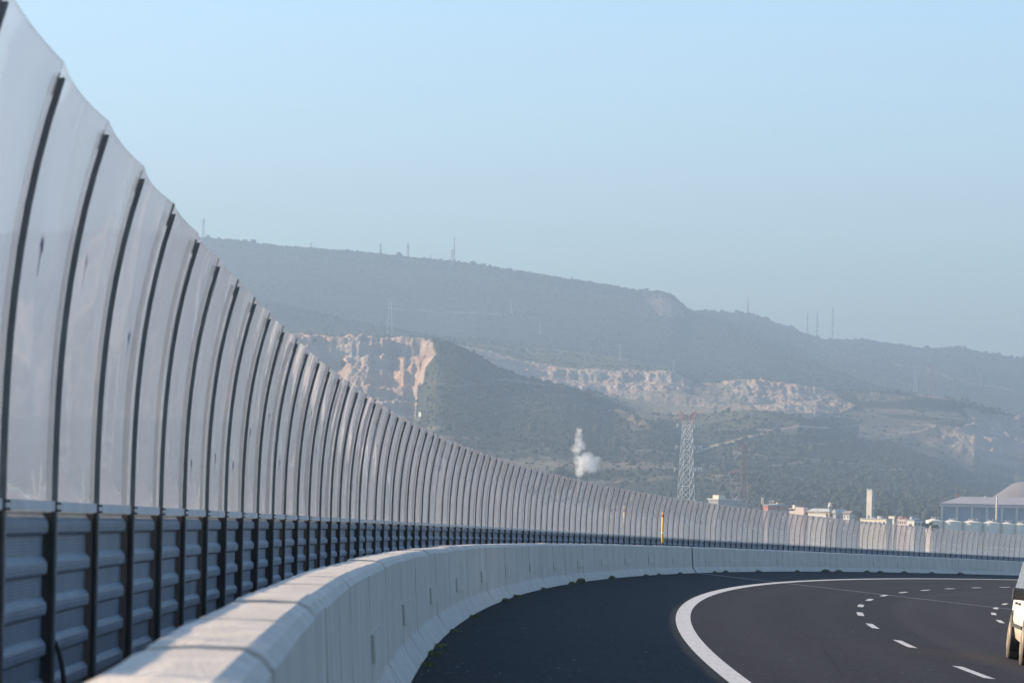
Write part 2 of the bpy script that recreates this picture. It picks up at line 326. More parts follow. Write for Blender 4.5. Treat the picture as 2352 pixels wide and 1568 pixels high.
# ------------------------------------------------------------------ noise wall
HH=1.72
def lean(h): return .20*(max(h,0)/HH)**2.7
def leann(h): return .20*2.7/HH*(max(h,1e-4)/HH)**1.7
KSPLIT=68; KEND=151
def noise_wall(k0, k1, label):
    mid=W(2*((k0+k1)/2-1),0,RD); root=empty('noise_barrier',mid,label,'noise wall'); O=root.location
    far=k0>=KSPLIT
    nst=0; 
    stuff={'post':MB(O),'acrylic_panel':MB(O),'bottom_rail':MB(O),'corrugated_panel':MB(O)}
    for k in range(k0,k1+1):
        s=2*(k-1); t,n,u=frame(s); jit=random.gauss(0,.006); near=k<26
        pos=lambda off,dz,al=0.0: W(s,off+jit,dz)+t*al
        # --- post: I section below the rail, capping profile bending toward the road above it
        pm=MB(O)
        hs=[-1.62,-.02] 
        def sec(off0,off1,wd,hlist):
            pm.loft([[pos(off0+lean(h),h,-wd),pos(off1+lean(h),h,-wd),pos(off1+lean(h),h,wd),pos(off0+lean(h),h,wd)] for h in hlist])
        sec(.016,.028,.035,[-1.58,-.03]); sec(-.088,-.075,.05,[-1.58,-.03])
        hl=[-.03]+[HH*q/10 for q in range(1,11)] if near else [-.03,.6,1.0,1.35,HH]
        sec(.001,.027,.017,hl);
        tip=random.choice([.045,.06,.02,.055]); sec(-.008,.002,.006,[HH*.96,HH+tip])
        po=pm.build('post',M['post'],root)
        pm=MB(O); sec(-.075,.016,.006,[-1.58,-.03]); pm.build('web',M['web'],po)  # web darker than the post: recess shade put into its colour
        if k<14:
            for al in (-.042,.042):
                for dz in (.012,-.02): bm=MB(O); bm.box(pos(.030,dz,al),(.011,.022,.011),ax=(t,n,u)); bm.build('bolt',M['bolt'],po)
        if k==KEND: break
        # --- bay k..k+1
        s2=s+2; na,nh=(8,14) if k<30 else (4,8)
        bow=random.gauss(.026,.005); tw=random.gauss(0,.004); top=HH+.065
        ac=MB(O); fr=[];bk=[]
        for j in range(nh+1):
            h=.0+top*j/nh
            for i in range(na+1):
                q=i/na; al=s+.001+(1.998)*q; b=-bow*(.25+.75*min(1,h/HH))*4*q*(1-q)
                o=lean(h)+b+tw*math.sin(h*3+k)*(1-abs(2*q-1))
                fr.append(W(al,o-.001,h)); bk.append(W(al,o-.013,h))
        c=len(fr); idx=lambda i,j:j*(na+1)+i
        fs=[]
        for j in range(nh):
            for i in range(na):
                fs.append((idx(i,j),idx(i+1,j),idx(i+1,j+1),idx(i,j+1)))
                fs.append((c+idx(i,j),c+idx(i,j+1),c+idx(i+1,j+1),c+idx(i+1,j)))
        ac.add(fr+bk,fs); allv=fr+bk
        def rim(q): ac.add([allv[i] for i in q],[(0,1,2,3)])
        for i in range(na):
            rim((idx(i,0),c+idx(i,0),c+idx(i+1,0),idx(i+1,0))); rim((idx(i,nh),idx(i+1,nh),c+idx(i+1,nh),c+idx(i,nh)))
        for j in range(nh):
            rim((idx(0,j),idx(0,j+1),c+idx(0,j+1),c+idx(0,j))); rim((idx(na,j),c+idx(na,j),c+idx(na,j+1),idx(na,j+1)))
        a=ac.build('acrylic_panel',M['acrylic'],root,True)
        # bird silhouette film on the pane
        if k<110 and random.random()<.8:
            h0=random.choice([random.uniform(.3,.6),random.uniform(.6,1.3)]); q0=random.uniform(.3,.75); bd=MB(O)
            prof=[(-.16,.02),(-.07,.075),(-.015,.03),(0,.06),(.02,.03),(.08,.07),(.17,.0),(.07,.02),(.03,-.03),(.015,-.10),(-.015,-.10),(-.02,-.02),(-.08,.025)]
            rg=[]
            for dd in (.0006,.0022):
                rg.append([W(s+2*q0+x*.45,lean(h0+z)-bow*(.25+.75*h0/HH)*4*q0*(1-q0)+dd,h0+z) for x,z in prof])
            bd.loft(rg); bd.build('bird_decal',M['decal'],a)
        rm=MB(O); rm.loft([[W(q,-.02,-.024),W(q,.018,-.024),W(q,.018,.022),W(q,-.02,.022)] for q in (s+.058,s+1.0,s2-.058)])
        rm.build('bottom_rail',M['rail'],root)
        # --- corrugated cassette: trapezoid ribs running along the bay
        cp=MB(O); pts=[(-.038,-.026)]
        z=-.040
        while z>-1.5:
            pts+=[(-.038,z-.003),(-.031,z-.009),(-.014,z-.027),(-.010,z-.034),(-.009,z-.056),(-.011,z-.080),(-.015,z-.086),(-.033,z-.093),(-.038,z-.100)]; z-=.187
        pts.append((-.038,-1.56))
        a0,a1=s+.02,s2-.016
        rings=[]
        for q,ins in ((a0,1),(a0+.03,0),(s+1,0),(a1-.05,0),(a1-.02,.15),(a1-.006,.6),(a1,1)):
            rings.append([W(q,o if ins==0 else -.038+(o+.038)*(1-ins),zz) for o,zz in pts]+[W(q,-.05,-1.56),W(q,-.05,-.026)])
        cp.loft(rings); cp.build('corrugated_panel',M['corr'],root)
        if k<40 and random.random()<.45:
            fm=MB(O); fm.loft([[W(q,-.06,-1.5),W(q,-.004,-1.5),W(q,-.004,-.03),W(q,-.06,-.03)] for q in (s2-.015,s2-.007)]); fm.build('filler_strip',M['brown'],root)
    return root
noise_wall(-3,KSPLIT-1,'near stretch of curved transparent noise wall on corrugated panels, left of the barrier')
noise_wall(KSPLIT,KEND,'far stretch of transparent noise wall curving away behind the yellow post')

# cables hanging at the wall foot
def cable(pts, d, r, label):
    p=[at(x,y,d) for x,y in pts]; mb=MB(p[0]); P=[]
    for i in range(len(p)-1):
        for q in np.linspace(0,1,5)[:-1]:
            p0,p1,p2,p3=p[max(i-1,0)],p[i],p[i+1],p[min(i+2,len(p)-1)]
            P.append(.5*((2*p1)+(-p0+p2)*q+(2*p0-5*p1+4*p2-p3)*q*q+(-p0+3*p1-3*p2+p3)*q**3))
    P.append(p[-1]); mb.tube(P,r,8); tag(mb.build('cable_hose',M['rubber'],None,True),label,'cable')
cable([(104,1464),(118,1466),(131,1484),(140,1515),(145,1550),(148,1600),(149,1800),(149,2000)],15.62,.012,'thick black cable curling out at the wall foot in the bottom corner')
cable([(503,1300),(509,1302),(514,1318),(516,1345),(516,1375),(517,1480),(517,1560)],29.5,.012,'black cable bent over behind the barrier further along the wall')

# yellow marker post
sy=min(np.arange(60,220,.1),key=lambda s:abs(scr(W(s,.85,-.3))[0]-1521)); b=W(sy,.85,RD)
r=empty('marker_post',b,'yellow marker post with red and white bands standing behind the barrier','marker post')
H0=1.2; Ht=zr(sy)-b[2]+1.02
def ring(nm,z0,z1,rad,m): 
    q=MB(b); q.lathe(b,[(rad*.9,z0),(rad,z0+.004),(rad,z1-.004),(rad*.9,z1)],20); q.build(nm,m,r,True)
ring('pole',0,Ht,.046,M['yellow']); ring('red_band',Ht-.20,Ht-.09,.0475,M['red']); ring('white_band',Ht-.92,Ht-.82,.0475,M['white']); ring('base_sleeve',0,1.28,.0475,M['jdark'])

# weeds along the barrier foot
def tuft(x_s, size, n, name='weed_tuft', label='small green weed tuft rooted in the crack at the concrete barrier foot', group='weed tufts at the barrier foot'):
    size*=.62
    p=W(x_s,1.515,roadz(1.515)-.002); mb=MB(p)
    for i in range(n*3):
        a=random.uniform(0,2*math.pi); al=random.gauss(0,size*5.0); t,nn,u=frame(x_s); fall=math.exp(-(al/(size*8))**2)
        o=W(x_s+al,1.505+abs(random.gauss(0,.05)),roadz(1.52)-.002)
        h=size*random.uniform(.3,1.0)*fall; l=random.uniform(-.5,.6)*h; wv=.008+.012*random.random()
        d=np.array([math.cos(a),math.sin(a),0]); m1=o+d*l*.35+u*h*.6; tp=o+d*l+u*h; sd=np.array([-d[1],d[0],0])*wv
        mb.add([o-sd*.6,o+sd*.6,m1-sd,m1+sd,tp],[(0,1,3,2),(2,3,4)])
    tag(mb.build(name,M['weed']),label,'weed',group)
big=min(np.arange(20,120,.2),key=lambda s:abs(scr(W(s,1.5,RD))[0]-1330))
tuft(big,.26,90,label='darkest upright weed clump at the middle barrier foot, beside a pale scrap',group=None)
for xx,sz,n in [(985,.1,60),(1000,.09,50),(968,.08,40),(1035,.07,40),(1080,.08,50),(1155,.12,90),(1180,.12,90),(1245,.1,60),(1310,.14,80),(1402,.2,90),(1480,.12,70),(1512,.12,70),(1560,.14,60),(1640,.14,70),(1665,.18,90),(1740,.18,90),(1830,.16,90),(1895,.3,140),(1925,.26,120),(1990,.22,100),(2020,.2,100),(2075,.22,100),(2140,.2,80),(2205,.24,100)]:
    s=min(np.arange(5,260,.2),key=lambda s:abs(scr(W(s,1.5,RD))[0]-xx)); tuft(s,sz,n)

# the near scene was measured in units of half a post bay; bring it to metres (the lanes come out 3.7 m wide)
K=.79
for o in list(COL.objects):
    if o.parent is None: o.location*=K; o.scale=(K,K,K)
# ------------------------------------------------------------------ white car on the middle lane
def car():
    CS=1.16
    g=min((W(S_,o_,roadz(o_)) for S_ in np.arange(30,75,.5) for o_ in np.arange(8,14,.05)),key=lambda q:sum((np.array(scr(q))-np.array((2311,1511)))**2))*K
    ang=.082; t=-np.array([math.sin(ang),math.cos(ang),0]); n=-np.array([math.cos(ang),-math.sin(ang),-.09]); n/=np.linalg.norm(n); u=np.cross(t,-n); u=u if u[2]>0 else -u
    base=g+(t*1.3-n*.86)*CS     # under the middle of the car
    root=empty('white_car',base,'dirty white car on the bend, cut by the frame edge, black mirror sticking out','car'); root.scale=(CS,CS,CS)
    P=lambda x,y,z: base+t*x+n*y+u*z    # x forward, y right, z up
    # stations: x, sill z, belt z, roof z, half widths (sill, belt, roof)
    S=[(-2.05,.42,.84,1.10,.70,.76,.64),(-1.98,.30,.86,1.26,.76,.82,.67),(-1.55,.26,.87,1.50,.78,.84,.70),(-1.0,.24,.87,1.56,.80,.855,.715),(-.3,.22,.86,1.57,.80,.86,.72),(.35,.22,.85,1.53,.80,.86,.71),(.75,.22,.85,1.42,.80,.855,.69),(1.35,.24,.85,1.02,.79,.84,.70),(1.55,.25,.82,.92,.78,.83,.72),(1.95,.30,.76,.84,.74,.78,.66),(2.10,.40,.66,.72,.60,.62,.52)]
    rings=[]
    for x,zs,zb,zt,ws,wb,wr in S:
        half=[(ws*.9,zs),(ws,zs+.06),(wb,(zs+zb)/2),(wb*.985,zb),(wr+.05,zt-.10 if zt-zb>.2 else zt-.03),(wr-.06,zt-.02),(wr*.5,zt),(0,zt+.01)]
        ring=[(y,z) for y,z in half]+[(-y,z) for y,z in half[-2::-1]]
        rings.append([P(x,y,z) for y,z in ring])
    m=MB(base); m.loft(rings); body=m.build('body',M['dirtywhite'],root,True)
    for sd in (-1,1):
        for wx in (1.3,-1.3):
            a=MB(base); rg=[]
            for y,rad in ((sd*.70,.36),(sd*.862,.36)): rg.append([P(wx+rad*math.cos(q),y,max(.12,.31+rad*math.sin(q))) for q in np.linspace(0,2*math.pi,28,endpoint=False)])
            a.loft(rg); a.build('wheel_arch',M['rubber'],root)
            w=MB(base); rg=[]
            for y,rad in ((.66,.24),(.665,.29),(.69,.31),(.83,.31),(.855,.295),(.86,.24)): rg.append([P(wx+rad*math.cos(q),sd*(y+.012),.31+rad*math.sin(q)) for q in np.linspace(0,2*math.pi,32,endpoint=False)])
            w.loft(rg); wh=w.build('wheel',M['tyre'],root,True)
            h=MB(base); rg=[[P(wx+rad*math.cos(q),sd*(y+.012),.31+rad*math.sin(q)) for q in np.linspace(0,2*math.pi,24,endpoint=False)] for y,rad in ((.80,.20),(.862,.20),(.868,.17),(.858,.05))]
            h.loft(rg); h.build('rim',M['rim'],wh,True)
        # side windows, one per door, lying just proud of the body side
        def pane(nm,quad,mat):
            q=MB(base); q.loft([[P(x,sd*(y+e),z) for x,y,z in quad] for e in (-.03,.008)]); return q.build(nm,mat,root)
        pane('window',[(.88,.836,.90),(.02,.846,.90),(.02,.784,1.40),(.50,.765,1.35)],M['glass'])
        pane('window',[(-.10,.848,.90),(-.80,.848,.90),(-.80,.785,1.41),(-.10,.785,1.42)],M['glass'])
        pane('window',[(-.92,.846,.91),(-1.58,.832,.93),(-1.44,.772,1.32),(-.92,.783,1.39)],M['glass'])
        for x in (.02,-.60): 
            q=MB(base); q.box(P(x,sd*.862,.78),(.03,.17,.03),ax=(n,t,u)); q.build('door_handle',M['blackplastic'],root)
        q=MB(base); q.box(P(-.1,sd*.862,.48),(.012,1.9,.05),ax=(n,t,u)); q.build('side_trim',M['blackplastic'],root)
        q=MB(base); q.loft([[P(x,sd*(y0),z) for x,z in ((.88,.84),(1.03,.85),(1.04,.97),(1.00,1.0),(.90,1.0),(.87,.97))] for y0 in (.87,.89,1.0,1.03)]); mi=q.build('side_mirror',M['blackplastic'],root)
        q=MB(base); q.bar(P(.95,sd*.82,.86),P(.95,sd*.93,.89),.035,8); q.build('mirror_arm',M['blackplastic'],mi)
        q=MB(base); q.box(P(1.98,sd*.52,.72),(.36,.16,.20),ax=(n,t,u)); q.build('headlight',M['glass'],root)
        q=MB(base); q.box(P(-1.90,sd*.735,.70),(.10,.09,.22),ax=(n,t,u)); q.build('tail_lamp',M['glass'],root)
    q=MB(base); q.box(P(-2.06,0,.42),(1.45,.12,.22),ax=(n,t,u)); q.build('bumper',M['blackplastic'],root)
    q=MB(base); q.loft([[P(x,y,z) for x,y,z in ((-2.06+e,-.55,.90),(-2.06+e,.55,.90),(-2.0+e,.52,1.24),(-2.0+e,-.52,1.24))] for e in (-.015,.02)]); q.build('rear_window',M['glass'],root)
    q=MB(base); q.box(P(-2.10,0,.70),(.52,.02,.11),ax=(n,t,u)); q.build('number_plate',M['white'],root)
    q=MB(base); q.loft([[P(x,y,z) for x,y,z in ((.78+e,-.60,1.38),(.78+e,.60,1.38),(1.32+e,.68,1.03),(1.32+e,-.68,1.03))] for e in (-.02,.02)]); q.build('windscreen',M['glass'],root)
car()
# ------------------------------------------------------------------ land: one height field from the plain to the far ridge
def vnoise(x, y, seed=0):
    xi=np.floor(x).astype(np.int64); yi=np.floor(y).astype(np.int64); xf=x-xi; yf=y-yi
    def h(a,b):
        n=(a*374761393+b*668265263+seed*974634541)&0x7fffffff
        n=((n^(n>>13))*1274126177)&0x7fffffff
        return ((n^(n>>16))&0xffff)/65535.0
    u=xf*xf*(3-2*xf); v=yf*yf*(3-2*yf)
    return (h(xi,yi)*(1-u)+h(xi+1,yi)*u)*(1-v)+(h(xi,yi+1)*(1-u)+h(xi+1,yi+1)*u)*v
def fbm(x,y,o=4,seed=0,g=.5):
    s=0;a=1;t=0
    for i in range(o): s=s+a*(vnoise(x*2**i,y*2**i,seed+i)*2-1); t+=a; a*=g
    return s/t
cols=np.concatenate([np.arange(-3600,-240,60.),np.arange(-240,300,8.),np.arange(300,2500,2.6),np.arange(2500,2700,6.),np.arange(2700,8400,45.)])
rows=np.concatenate([np.arange(700,1600,60.),np.arange(1600,2500,14.),np.arange(2500,2700,8.),np.arange(2700,2960,2.6),np.arange(2960,3400,8.),np.arange(3400,3600,3.4),np.arange(3600,3900,10.),np.arange(3900,5700,20.),np.arange(5700,7500,40.)])
def prof_y(pts):
    p=np.array([unroll(x,y) for x,y in pts]); return np.interp(cols,p[:,0],p[:,1])
def prof_v(pts):
    p=np.array(pts,float); return np.interp(cols,p[:,0],p[:,1])
# crest and foot lines read off the photograph (image x, image y)
FOOT=prof_y([(-3000,1150),(0,1150),(1200,1158),(1600,1160),(2000,1168),(2352,1180),(4000,1215),(8000,1330)])
C1=prof_y([(-3600,700),(0,745),(300,762),(660,771),(720,773),(760,776),(830,771),(870,777),(920,776),(960,777),(990,779),(1020,786),(1050,796),(1100,819),(1150,849),(1200,866),(1280,882),(1350,905),(1420,935),(1480,962),(1540,1008),(1600,1056),(1700,1090),(1900,1125),(2352,1165),(4000,1205),(8000,1310)])
FB =prof_y([(-3600,930),(0,950),(600,962),(900,962),(950,958),(965,940),(985,900),(1000,870),(1020,868),(1050,875),(1100,895),(1150,918),(1200,930),(1300,948),(1400,985),(1480,1012),(1540,1045),(1600,1085),(1700,1105),(1900,1135),(2352,1170),(4000,1208),(8000,1315)])
C3=prof_y([(-3600,725),(0,770),(300,785),(660,795),(990,800),(1050,815),(1100,836),(1200,882),(1300,897),(1385,909),(1450,935),(1500,948),(1540,952),(1600,945),(1726,940),(1780,944),(1836,952),(1879,970),(1925,989),(1970,1007),(2077,1037),(2153,1065),(2214,1104),(2300,1142),(2400,1160),(4000,1190),(8000,1290)])
V3=C3+np.interp(cols,[1000,1400,1700,1760,1900,1960,2150,2300],[10,4,6,-6,-8,-10,-14,-22])
C4b=prof_y([(-3600,735),(300,780),(990,795),(1050,808),(1110,828),(1200,868),(1280,889),(1385,906),(1460,901),(1520,899),(1590,906),(1660,921),(1700,921),(1760,932),(1800,927),(1850,924),(1894,927),(1950,940),(2050,960),(2150,975),(2200,990),(2250,1008),(2300,1028),(2352,1045),(2700,1070),(4000,1120),(8000,1230)])
C4=prof_y([(-3600,720),(300,765),(990,776),(1060,796),(1110,806),(1160,820),(1200,832),(1260,845),(1340,852),(1420,849),(1480,856),(1540,853),(1570,862),(1595,880),(1650,879),(1690,873),(1750,872),(1800,880),(1860,889),(1897,897),(1990,898),(2102,905),(2160,911),(2230,923),(2309,949),(2352,958),(2700,985),(4000,1040),(8000,1160)])
mid=(C4+C4b)/2
V4=C4+np.interp(cols,[600,1000,1150,1250,1540,1590,1620,2352],[8,2,-12,-20,-3,4,6,10])
L2=prof_y([(-3600,570),(300,655),(448,668),(576,687),(641,695),(692,707),(744,722),(812,740),(880,750),(940,766),(980,777),(1050,784),(1200,802),(1400,828),(1540,850),(1650,868),(1760,868),(1900,890),(2016,899),(2102,908),(2352,964),(4000,1040),(8000,1160)])
V5=L2+np.interp(cols,[576,900,980,1100,1900,2000,2352],[12,8,2,-14,-14,0,2])
C5=prof_y([(-3600,520),(0,540),(300,528),(448,547),(520,553),(600,562),(700,570),(800,577),(900,587),(1000,597),(1100,608),(1200,622),(1300,640),(1400,657),(1470,668),(1522,671),(1545,682),(1580,713),(1600,722),(1650,742),(1700,764),(1787,802),(1894,842),(2016,889),(2102,906),(2352,962),(4000,1035),(8000,1150)])
V6=C5+8
C6=prof_y([(-3600,420),(300,580),(1300,690),(1500,712),(1590,718),(1640,718),(1680,720),(1720,722),(1745,729),(1780,744),(1809,753),(1850,768),(1891,781),(1925,783),(1982,782),(2062,792),(2123,802),(2153,801),(2199,798),(2245,806),(2291,816),(2352,825),(2700,860),(4000,900),(8000,1010)])
END=C6+70
wig=lambda sc,seed,amp: fbm(cols*sc,cols*0+seed*7.3,4,seed)*amp
nc=len(cols); one=np.ones(nc)
d1=prof_v([(-3600,2850),(1400,2850),(1700,2300),(8000,2300)])
cw=np.interp(cols,[900,1010],[1,0])     # quarry wall only on the left part
dFB=d1-np.interp(cols,[940,1010,8000],[95,190,190])+wig(.03,3,13)*cw
d1w=d1+wig(.04,4,11)*cw
rm_=np.interp(cols,[1000,1060,1590,1640,1660,1890,1930,2190,2230,2420,2460],[0,1,1,.3,1,1,0,0,1,1,0]); w4=wig(.03,9,18)*rm_; w4b=wig(.03,12,16)*rm_
CM=C1+(FB-C1)*(.34+wig(.02,15,.14))
dFB=dFB-80*cw
A=[(900*one,None,-14),(1650*one,None,-13),(1950*one,FOOT,0),(dFB,FB,0),(d1-34-8*(1-cw)+wig(.05,17,10)*cw,CM,0),(d1w,C1,0),(d1w+150,C1+np.where(cols<1500,18,-8),0),(3060*one,C3,0),(np.interp(cols,[2100,2230],[3230,3190]),V3,0),
   (3440+w4-np.interp(cols,[1000,1050,1900,2150,2230],[0,35,35,60,110]),C4b,0),(3462+w4b,mid+4,0),(3495+w4b,mid-1,0),(3525+w4,C4,0),(3850*one,V4,0),(np.interp(cols,[900,2016],[4050,4120]),L2,0),(np.interp(cols,[900,2016],[4500,4230]),V5,0),
   (np.interp(cols,[1500,2016],[5600,4400]),C5,0),(np.interp(cols,[1500,2016],[5850,4560]),V6,0),(6600*one,C6,0),(7400*one,END,0)]
AD=np.array([a[0] for a in A]).T; AZ=np.array([(YH-a[1])*a[0]/F if a[1] is not None else a[2]*one for a in A]).T
nr=len(rows); Z=np.empty((nc,nr)); TT=np.empty((nc,nr))
for i in range(nc):
    Z[i]=np.interp(rows,AD[i],AZ[i]); seg=np.clip(np.searchsorted(AD[i],rows)-1,0,AD.shape[1]-2); TT[i]=np.clip((rows-AD[i][seg])/(AD[i][seg+1]-AD[i][seg]),0,1)
D=np.broadcast_to(rows,(nc,nr)); X=(cols[:,None]-CX)*D/F
px=np.broadcast_to(cols[:,None],(nc,nr)); 
# round the crests a little outside the rock walls
def smooth(a,k): 
    for _ in range(k): a[:,1:-1]=(a[:,:-2]+2*a[:,1:-1]+a[:,2:])/4
    return a
def inpoly(poly):
    pts=np.array([unroll(x,y) for x,y in poly]); yy=YH-Z*F/D; ins=np.zeros(Z.shape,bool); n=len(pts)
    for k in range(n):
        x1,y1=pts[k];x2,y2=pts[(k+1)%n]
        c=((y1>yy)!=(y2>yy))&(px<(x2-x1)*(yy-y1)/((y2-y1) if y2!=y1 else 1e-9)+x1); ins^=c
    return ins
rock=np.zeros((nc,nr)); soil=np.zeros((nc,nr)); grass=np.zeros((nc,nr))
def put(arr,poly,dr,v):
    m=inpoly(poly)&(D>=dr[0])&(D<=dr[1]); arr[m]=np.maximum(arr[m],v)
put(rock,[(-400,745),(660,767),(990,774),(994,800),(1003,815),(978,846),(972,880),(957,905),(955,958),(930,975),(600,1000),(-400,1000)],(2650,2960),1)
put(rock,[(1040,790),(1110,803),(1200,829),(1340,849),(1540,850),(1592,876),(1592,892),(1520,899),(1460,899),(1385,908),(1280,892),(1200,870),(1105,828)],(3380,3580),1)
put(soil,[(1050,795),(1340,850),(1540,850),(1640,880),(1760,872),(1900,892),(1960,935),(1860,970),(1740,950),(1600,955),(1460,955),(1385,912),(1200,872),(1100,830)],(3050,3600),.38)
put(soil,[(1900,930),(2210,985),(2352,1090),(2250,1090),(2050,1015)],(2900,3500),.3)
put(rock,[(1400,896),(1500,902),(1600,905),(1700,925),(1735,940),(1640,938),(1500,925),(1420,915)],(3080,3460),.5)
put(rock,[(1100,822),(1200,852),(1300,880),(1385,900),(1385,912),(1280,900),(1180,872)],(3250,3450),.8)
put(rock,[(1735,925),(1830,935),(1900,918),(1960,925),(1960,940),(1880,955),(1840,972),(1790,958)],(3080,3500),.7)
put(rock,[(1960,905),(2060,908),(2100,915),(2060,925),(1970,922)],(3400,3560),.35)
put(rock,[(2150,982),(2230,1010),(2300,1040),(2400,1062),(2400,1100),(2290,1068),(2180,1030)],(2900,3450),.6)
put(rock,[(1560,862),(1600,878),(1740,872),(1750,905),(1735,925),(1600,905)],(3380,3580),.45)
put(rock,[(1655,874),(1690,869),(1760,869),(1800,877),(1860,885),(1896,893),(1900,915),(1830,938),(1800,945),(1735,932),(1700,912)],(3180,3600),1)
put(soil,[(1735,932),(1800,938),(1850,955),(1835,975),(1790,960),(1745,948)],(3060,3480),.8)
put(rock,[(2212,936),(2320,953),(2420,964),(2420,1060),(2300,1044),(2196,1008),(2185,985),(2232,975)],(3150,3600),1)
put(soil,[(1975,978),(2085,983),(2090,1006),(2040,1012),(1968,1008)],(3080,3450),.55)
put(soil,[(2180,1045),(2300,1052),(2352,1075),(2352,1110),(2270,1085)],(2300,3300),.35)
put(grass,[(990,780),(1120,795),(1320,806),(1545,846),(1545,858),(1340,853),(1200,833),(1060,798)],(3520,4250),.75)
put(grass,[(1380,905),(1590,905),(1740,940),(1740,955),(1540,958),(1450,940)],(2950,3480),.55)
put(grass,[(1400,880),(1600,905),(1740,945),(1900,985),(1800,1000),(1640,975),(1460,960)],(2800,3500),.8)
put(soil,[(1440,965),(1475,930),(1500,935),(1490,985),(1450,990)],(2300,3100),.28)
put(soil,[(1000,1052),(1640,1062),(1660,1080),(1300,1082),(1000,1075)],(1950,2900),.35)
put(soil,[(1980,935),(2200,950),(2220,965),(1990,948)],(3100,3560),.4)
put(soil,[(2100,1000),(2200,1008),(2330,1060),(2352,1090),(2200,1060)],(2600,3500),.45)
put(grass,[(1440,940),(1620,945),(1640,985),(1560,1000)],(2500,3100),.35)
put(rock,[(1470,672),(1530,674),(1560,700),(1575,728),(1520,735),(1490,700)],(4300,5650),.45)
put(grass,[(1850,800),(2000,860),(2150,890),(2150,915),(2020,890),(1900,850)],(4600,6400),.35)
yy=YH-Z*F/D
def road(pts,wd,dr,arr=soil,v=.9):
    pts=[unroll(*p) for p in pts]
    for (x1,y1),(x2,y2) in zip(pts[:-1],pts[1:]):
        m=(px>=x1-2)&(px<=x2+2)&(D>=dr[0])&(D<=dr[1]); q=np.clip((px-x1)/(x2-x1),0,1); dv=np.abs(yy-(y1+(y2-y1)*q)); w=np.clip((wd-dv)/1.2,0,1)*v
        arr[m]=np.maximum(arr[m],w[m])
road([(1600,1040),(1638,1025),(1689,1014),(1730,1001),(1775,989),(1826,980),(1894,981),(1960,985)],3.2,(2200,3100))
road([(1640,1030),(1690,1040),(1800,1052),(1900,1062)],2.2,(2000,3100),v=.5)
road([(1600,1090),(1700,1096),(1830,1112)],2.4,(1900,3000),v=.5)
road([(1000,1062),(1200,1066),(1330,1070),(1500,1075),(1640,1072)],5,(1950,2900),v=.45)
road([(1340,1110),(1500,1102),(1640,1092)],4,(1950,2900),v=.35)
road([(1040,868),(1100,880),(1190,905)],1.6,(2500,2900),v=.4)
road([(1000,950),(1060,958),(1130,955)],1.6,(2000,2900),v=.3)
road([(1385,906),(1460,896),(1530,888)],1.8,(3380,3580),v=.9)
road([(1400,910),(1550,918),(1700,932),(1740,936)],2,(3050,3500),v=.45)
road([(2065,996),(2110,990),(2145,978)],3,(3080,3480),v=1); road([(2095,974),(2120,975),(2147,977)],2.2,(3080,3480),v=1); road([(1960,1007),(2065,999)],1.8,(3080,3480),v=.6)
road([(1900,955),(2000,952),(2130,968),(2260,968)],1.6,(3080,3480),v=.5)
road([(1860,780),(1960,820),(2080,860)],2,(4700,6500),v=.12)
road([(2040,835),(2130,853),(2230,882),(2330,900)],3.2,(4300,6500),v=.35)
road([(2102,905),(2200,917),(2260,930)],3,(3480,3600),v=.6)
road([(900,712),(1000,720),(1110,722),(1175,725)],1.6,(4000,5600),v=.45)
road([(850,745),(885,752),(905,748),(880,760),(850,765)][:3],2,(4100,4600),v=.6)
for i in range(70):      # broken terraces and paths on the slopes
    x0=random.uniform(900,2330); y0=random.uniform(850,1120); L=random.uniform(40,190); sl=random.uniform(-.12,.15)
    road([(x0,y0),(x0+L/2,y0+sl*L/2+random.uniform(-2,2)),(x0+L,y0+sl*L)],random.uniform(1.2,2.8),(1900,3900),v=random.uniform(.15,.5))
edge=np.sin(np.pi*TT)
amp=np.clip((D-1500)/1500,0,1)*D/F*edge
Z=Z+amp*(fbm(X*.004,D*.0025,5,21)*9+(.5-np.abs(fbm(X*.0075,D*.003,4,33)))*7)*(1-rock)
rk=np.clip(rock*1.2,0,1)
Z0=Z.copy(); Z=smooth(Z,3)*(1-rk)+Z0*rk
rn=lambda q,sx,sd,o,e: (.5-np.abs(fbm(X*sx+q,D*sd+Z*sx*.6,o,e)))
Z=Z+rk*(D<3700)*np.where(D<3100,1,.55)*edge*(rn(0,.018,.010,4,41)*9+rn(5,.07,.03,4,47)*5-4+2.6*np.sin(Z*2*np.pi/13+fbm(X*.01,D*.01,2,71)*4))+rk*(D<3700)*(fbm(X*.16,D*.09,3,55)*2.6+fbm(X*.45,D*.25,2,58)*1.1)
Z=Z+fbm(X*.03,D*.03,3,61)*1.6*np.clip((D-1700)/800,0,1)*(1-rk)
V=np.stack([X,D,Z],-1).reshape(-1,3)
ii,jj=np.meshgrid(np.arange(nc-1),np.arange(nr-1),indexing='ij'); a=(ii*nr+jj).ravel()
Fq=np.stack([a,a+nr,a+nr+1,a+1],-1)
tag(np_mesh('hills_terrain',V,Fq,M['terrain'],True,{'rock':rock.ravel(),'soil':soil.ravel(),'grass':grass.ravel()}),kind='structure')
gm=MB(); gm.add([(-9000,-3000,-15),(10500,-3000,-15),(10500,9500,-15),(-9000,9500,-15)],[(0,1,2,3)]); tag(gm.build('plain_ground',M['ground']),kind='structure')
def ground_z(x,d):
    c=CX+x*F/d; i=int(np.clip(np.searchsorted(cols,c),1,nc-1)); j=int(np.clip(np.searchsorted(rows,d),1,nr-1))
    fi=np.clip((c-cols[i-1])/(cols[i]-cols[i-1]),0,1); fj=np.clip((d-rows[j-1])/(rows[j]-rows[j-1]),0,1)
    z=(Z[i-1,j-1]*(1-fi)+Z[i,j-1]*fi)*(1-fj)+(Z[i-1,j]*(1-fi)+Z[i,j]*fi)*fj
    return max(float(z),-15.0)
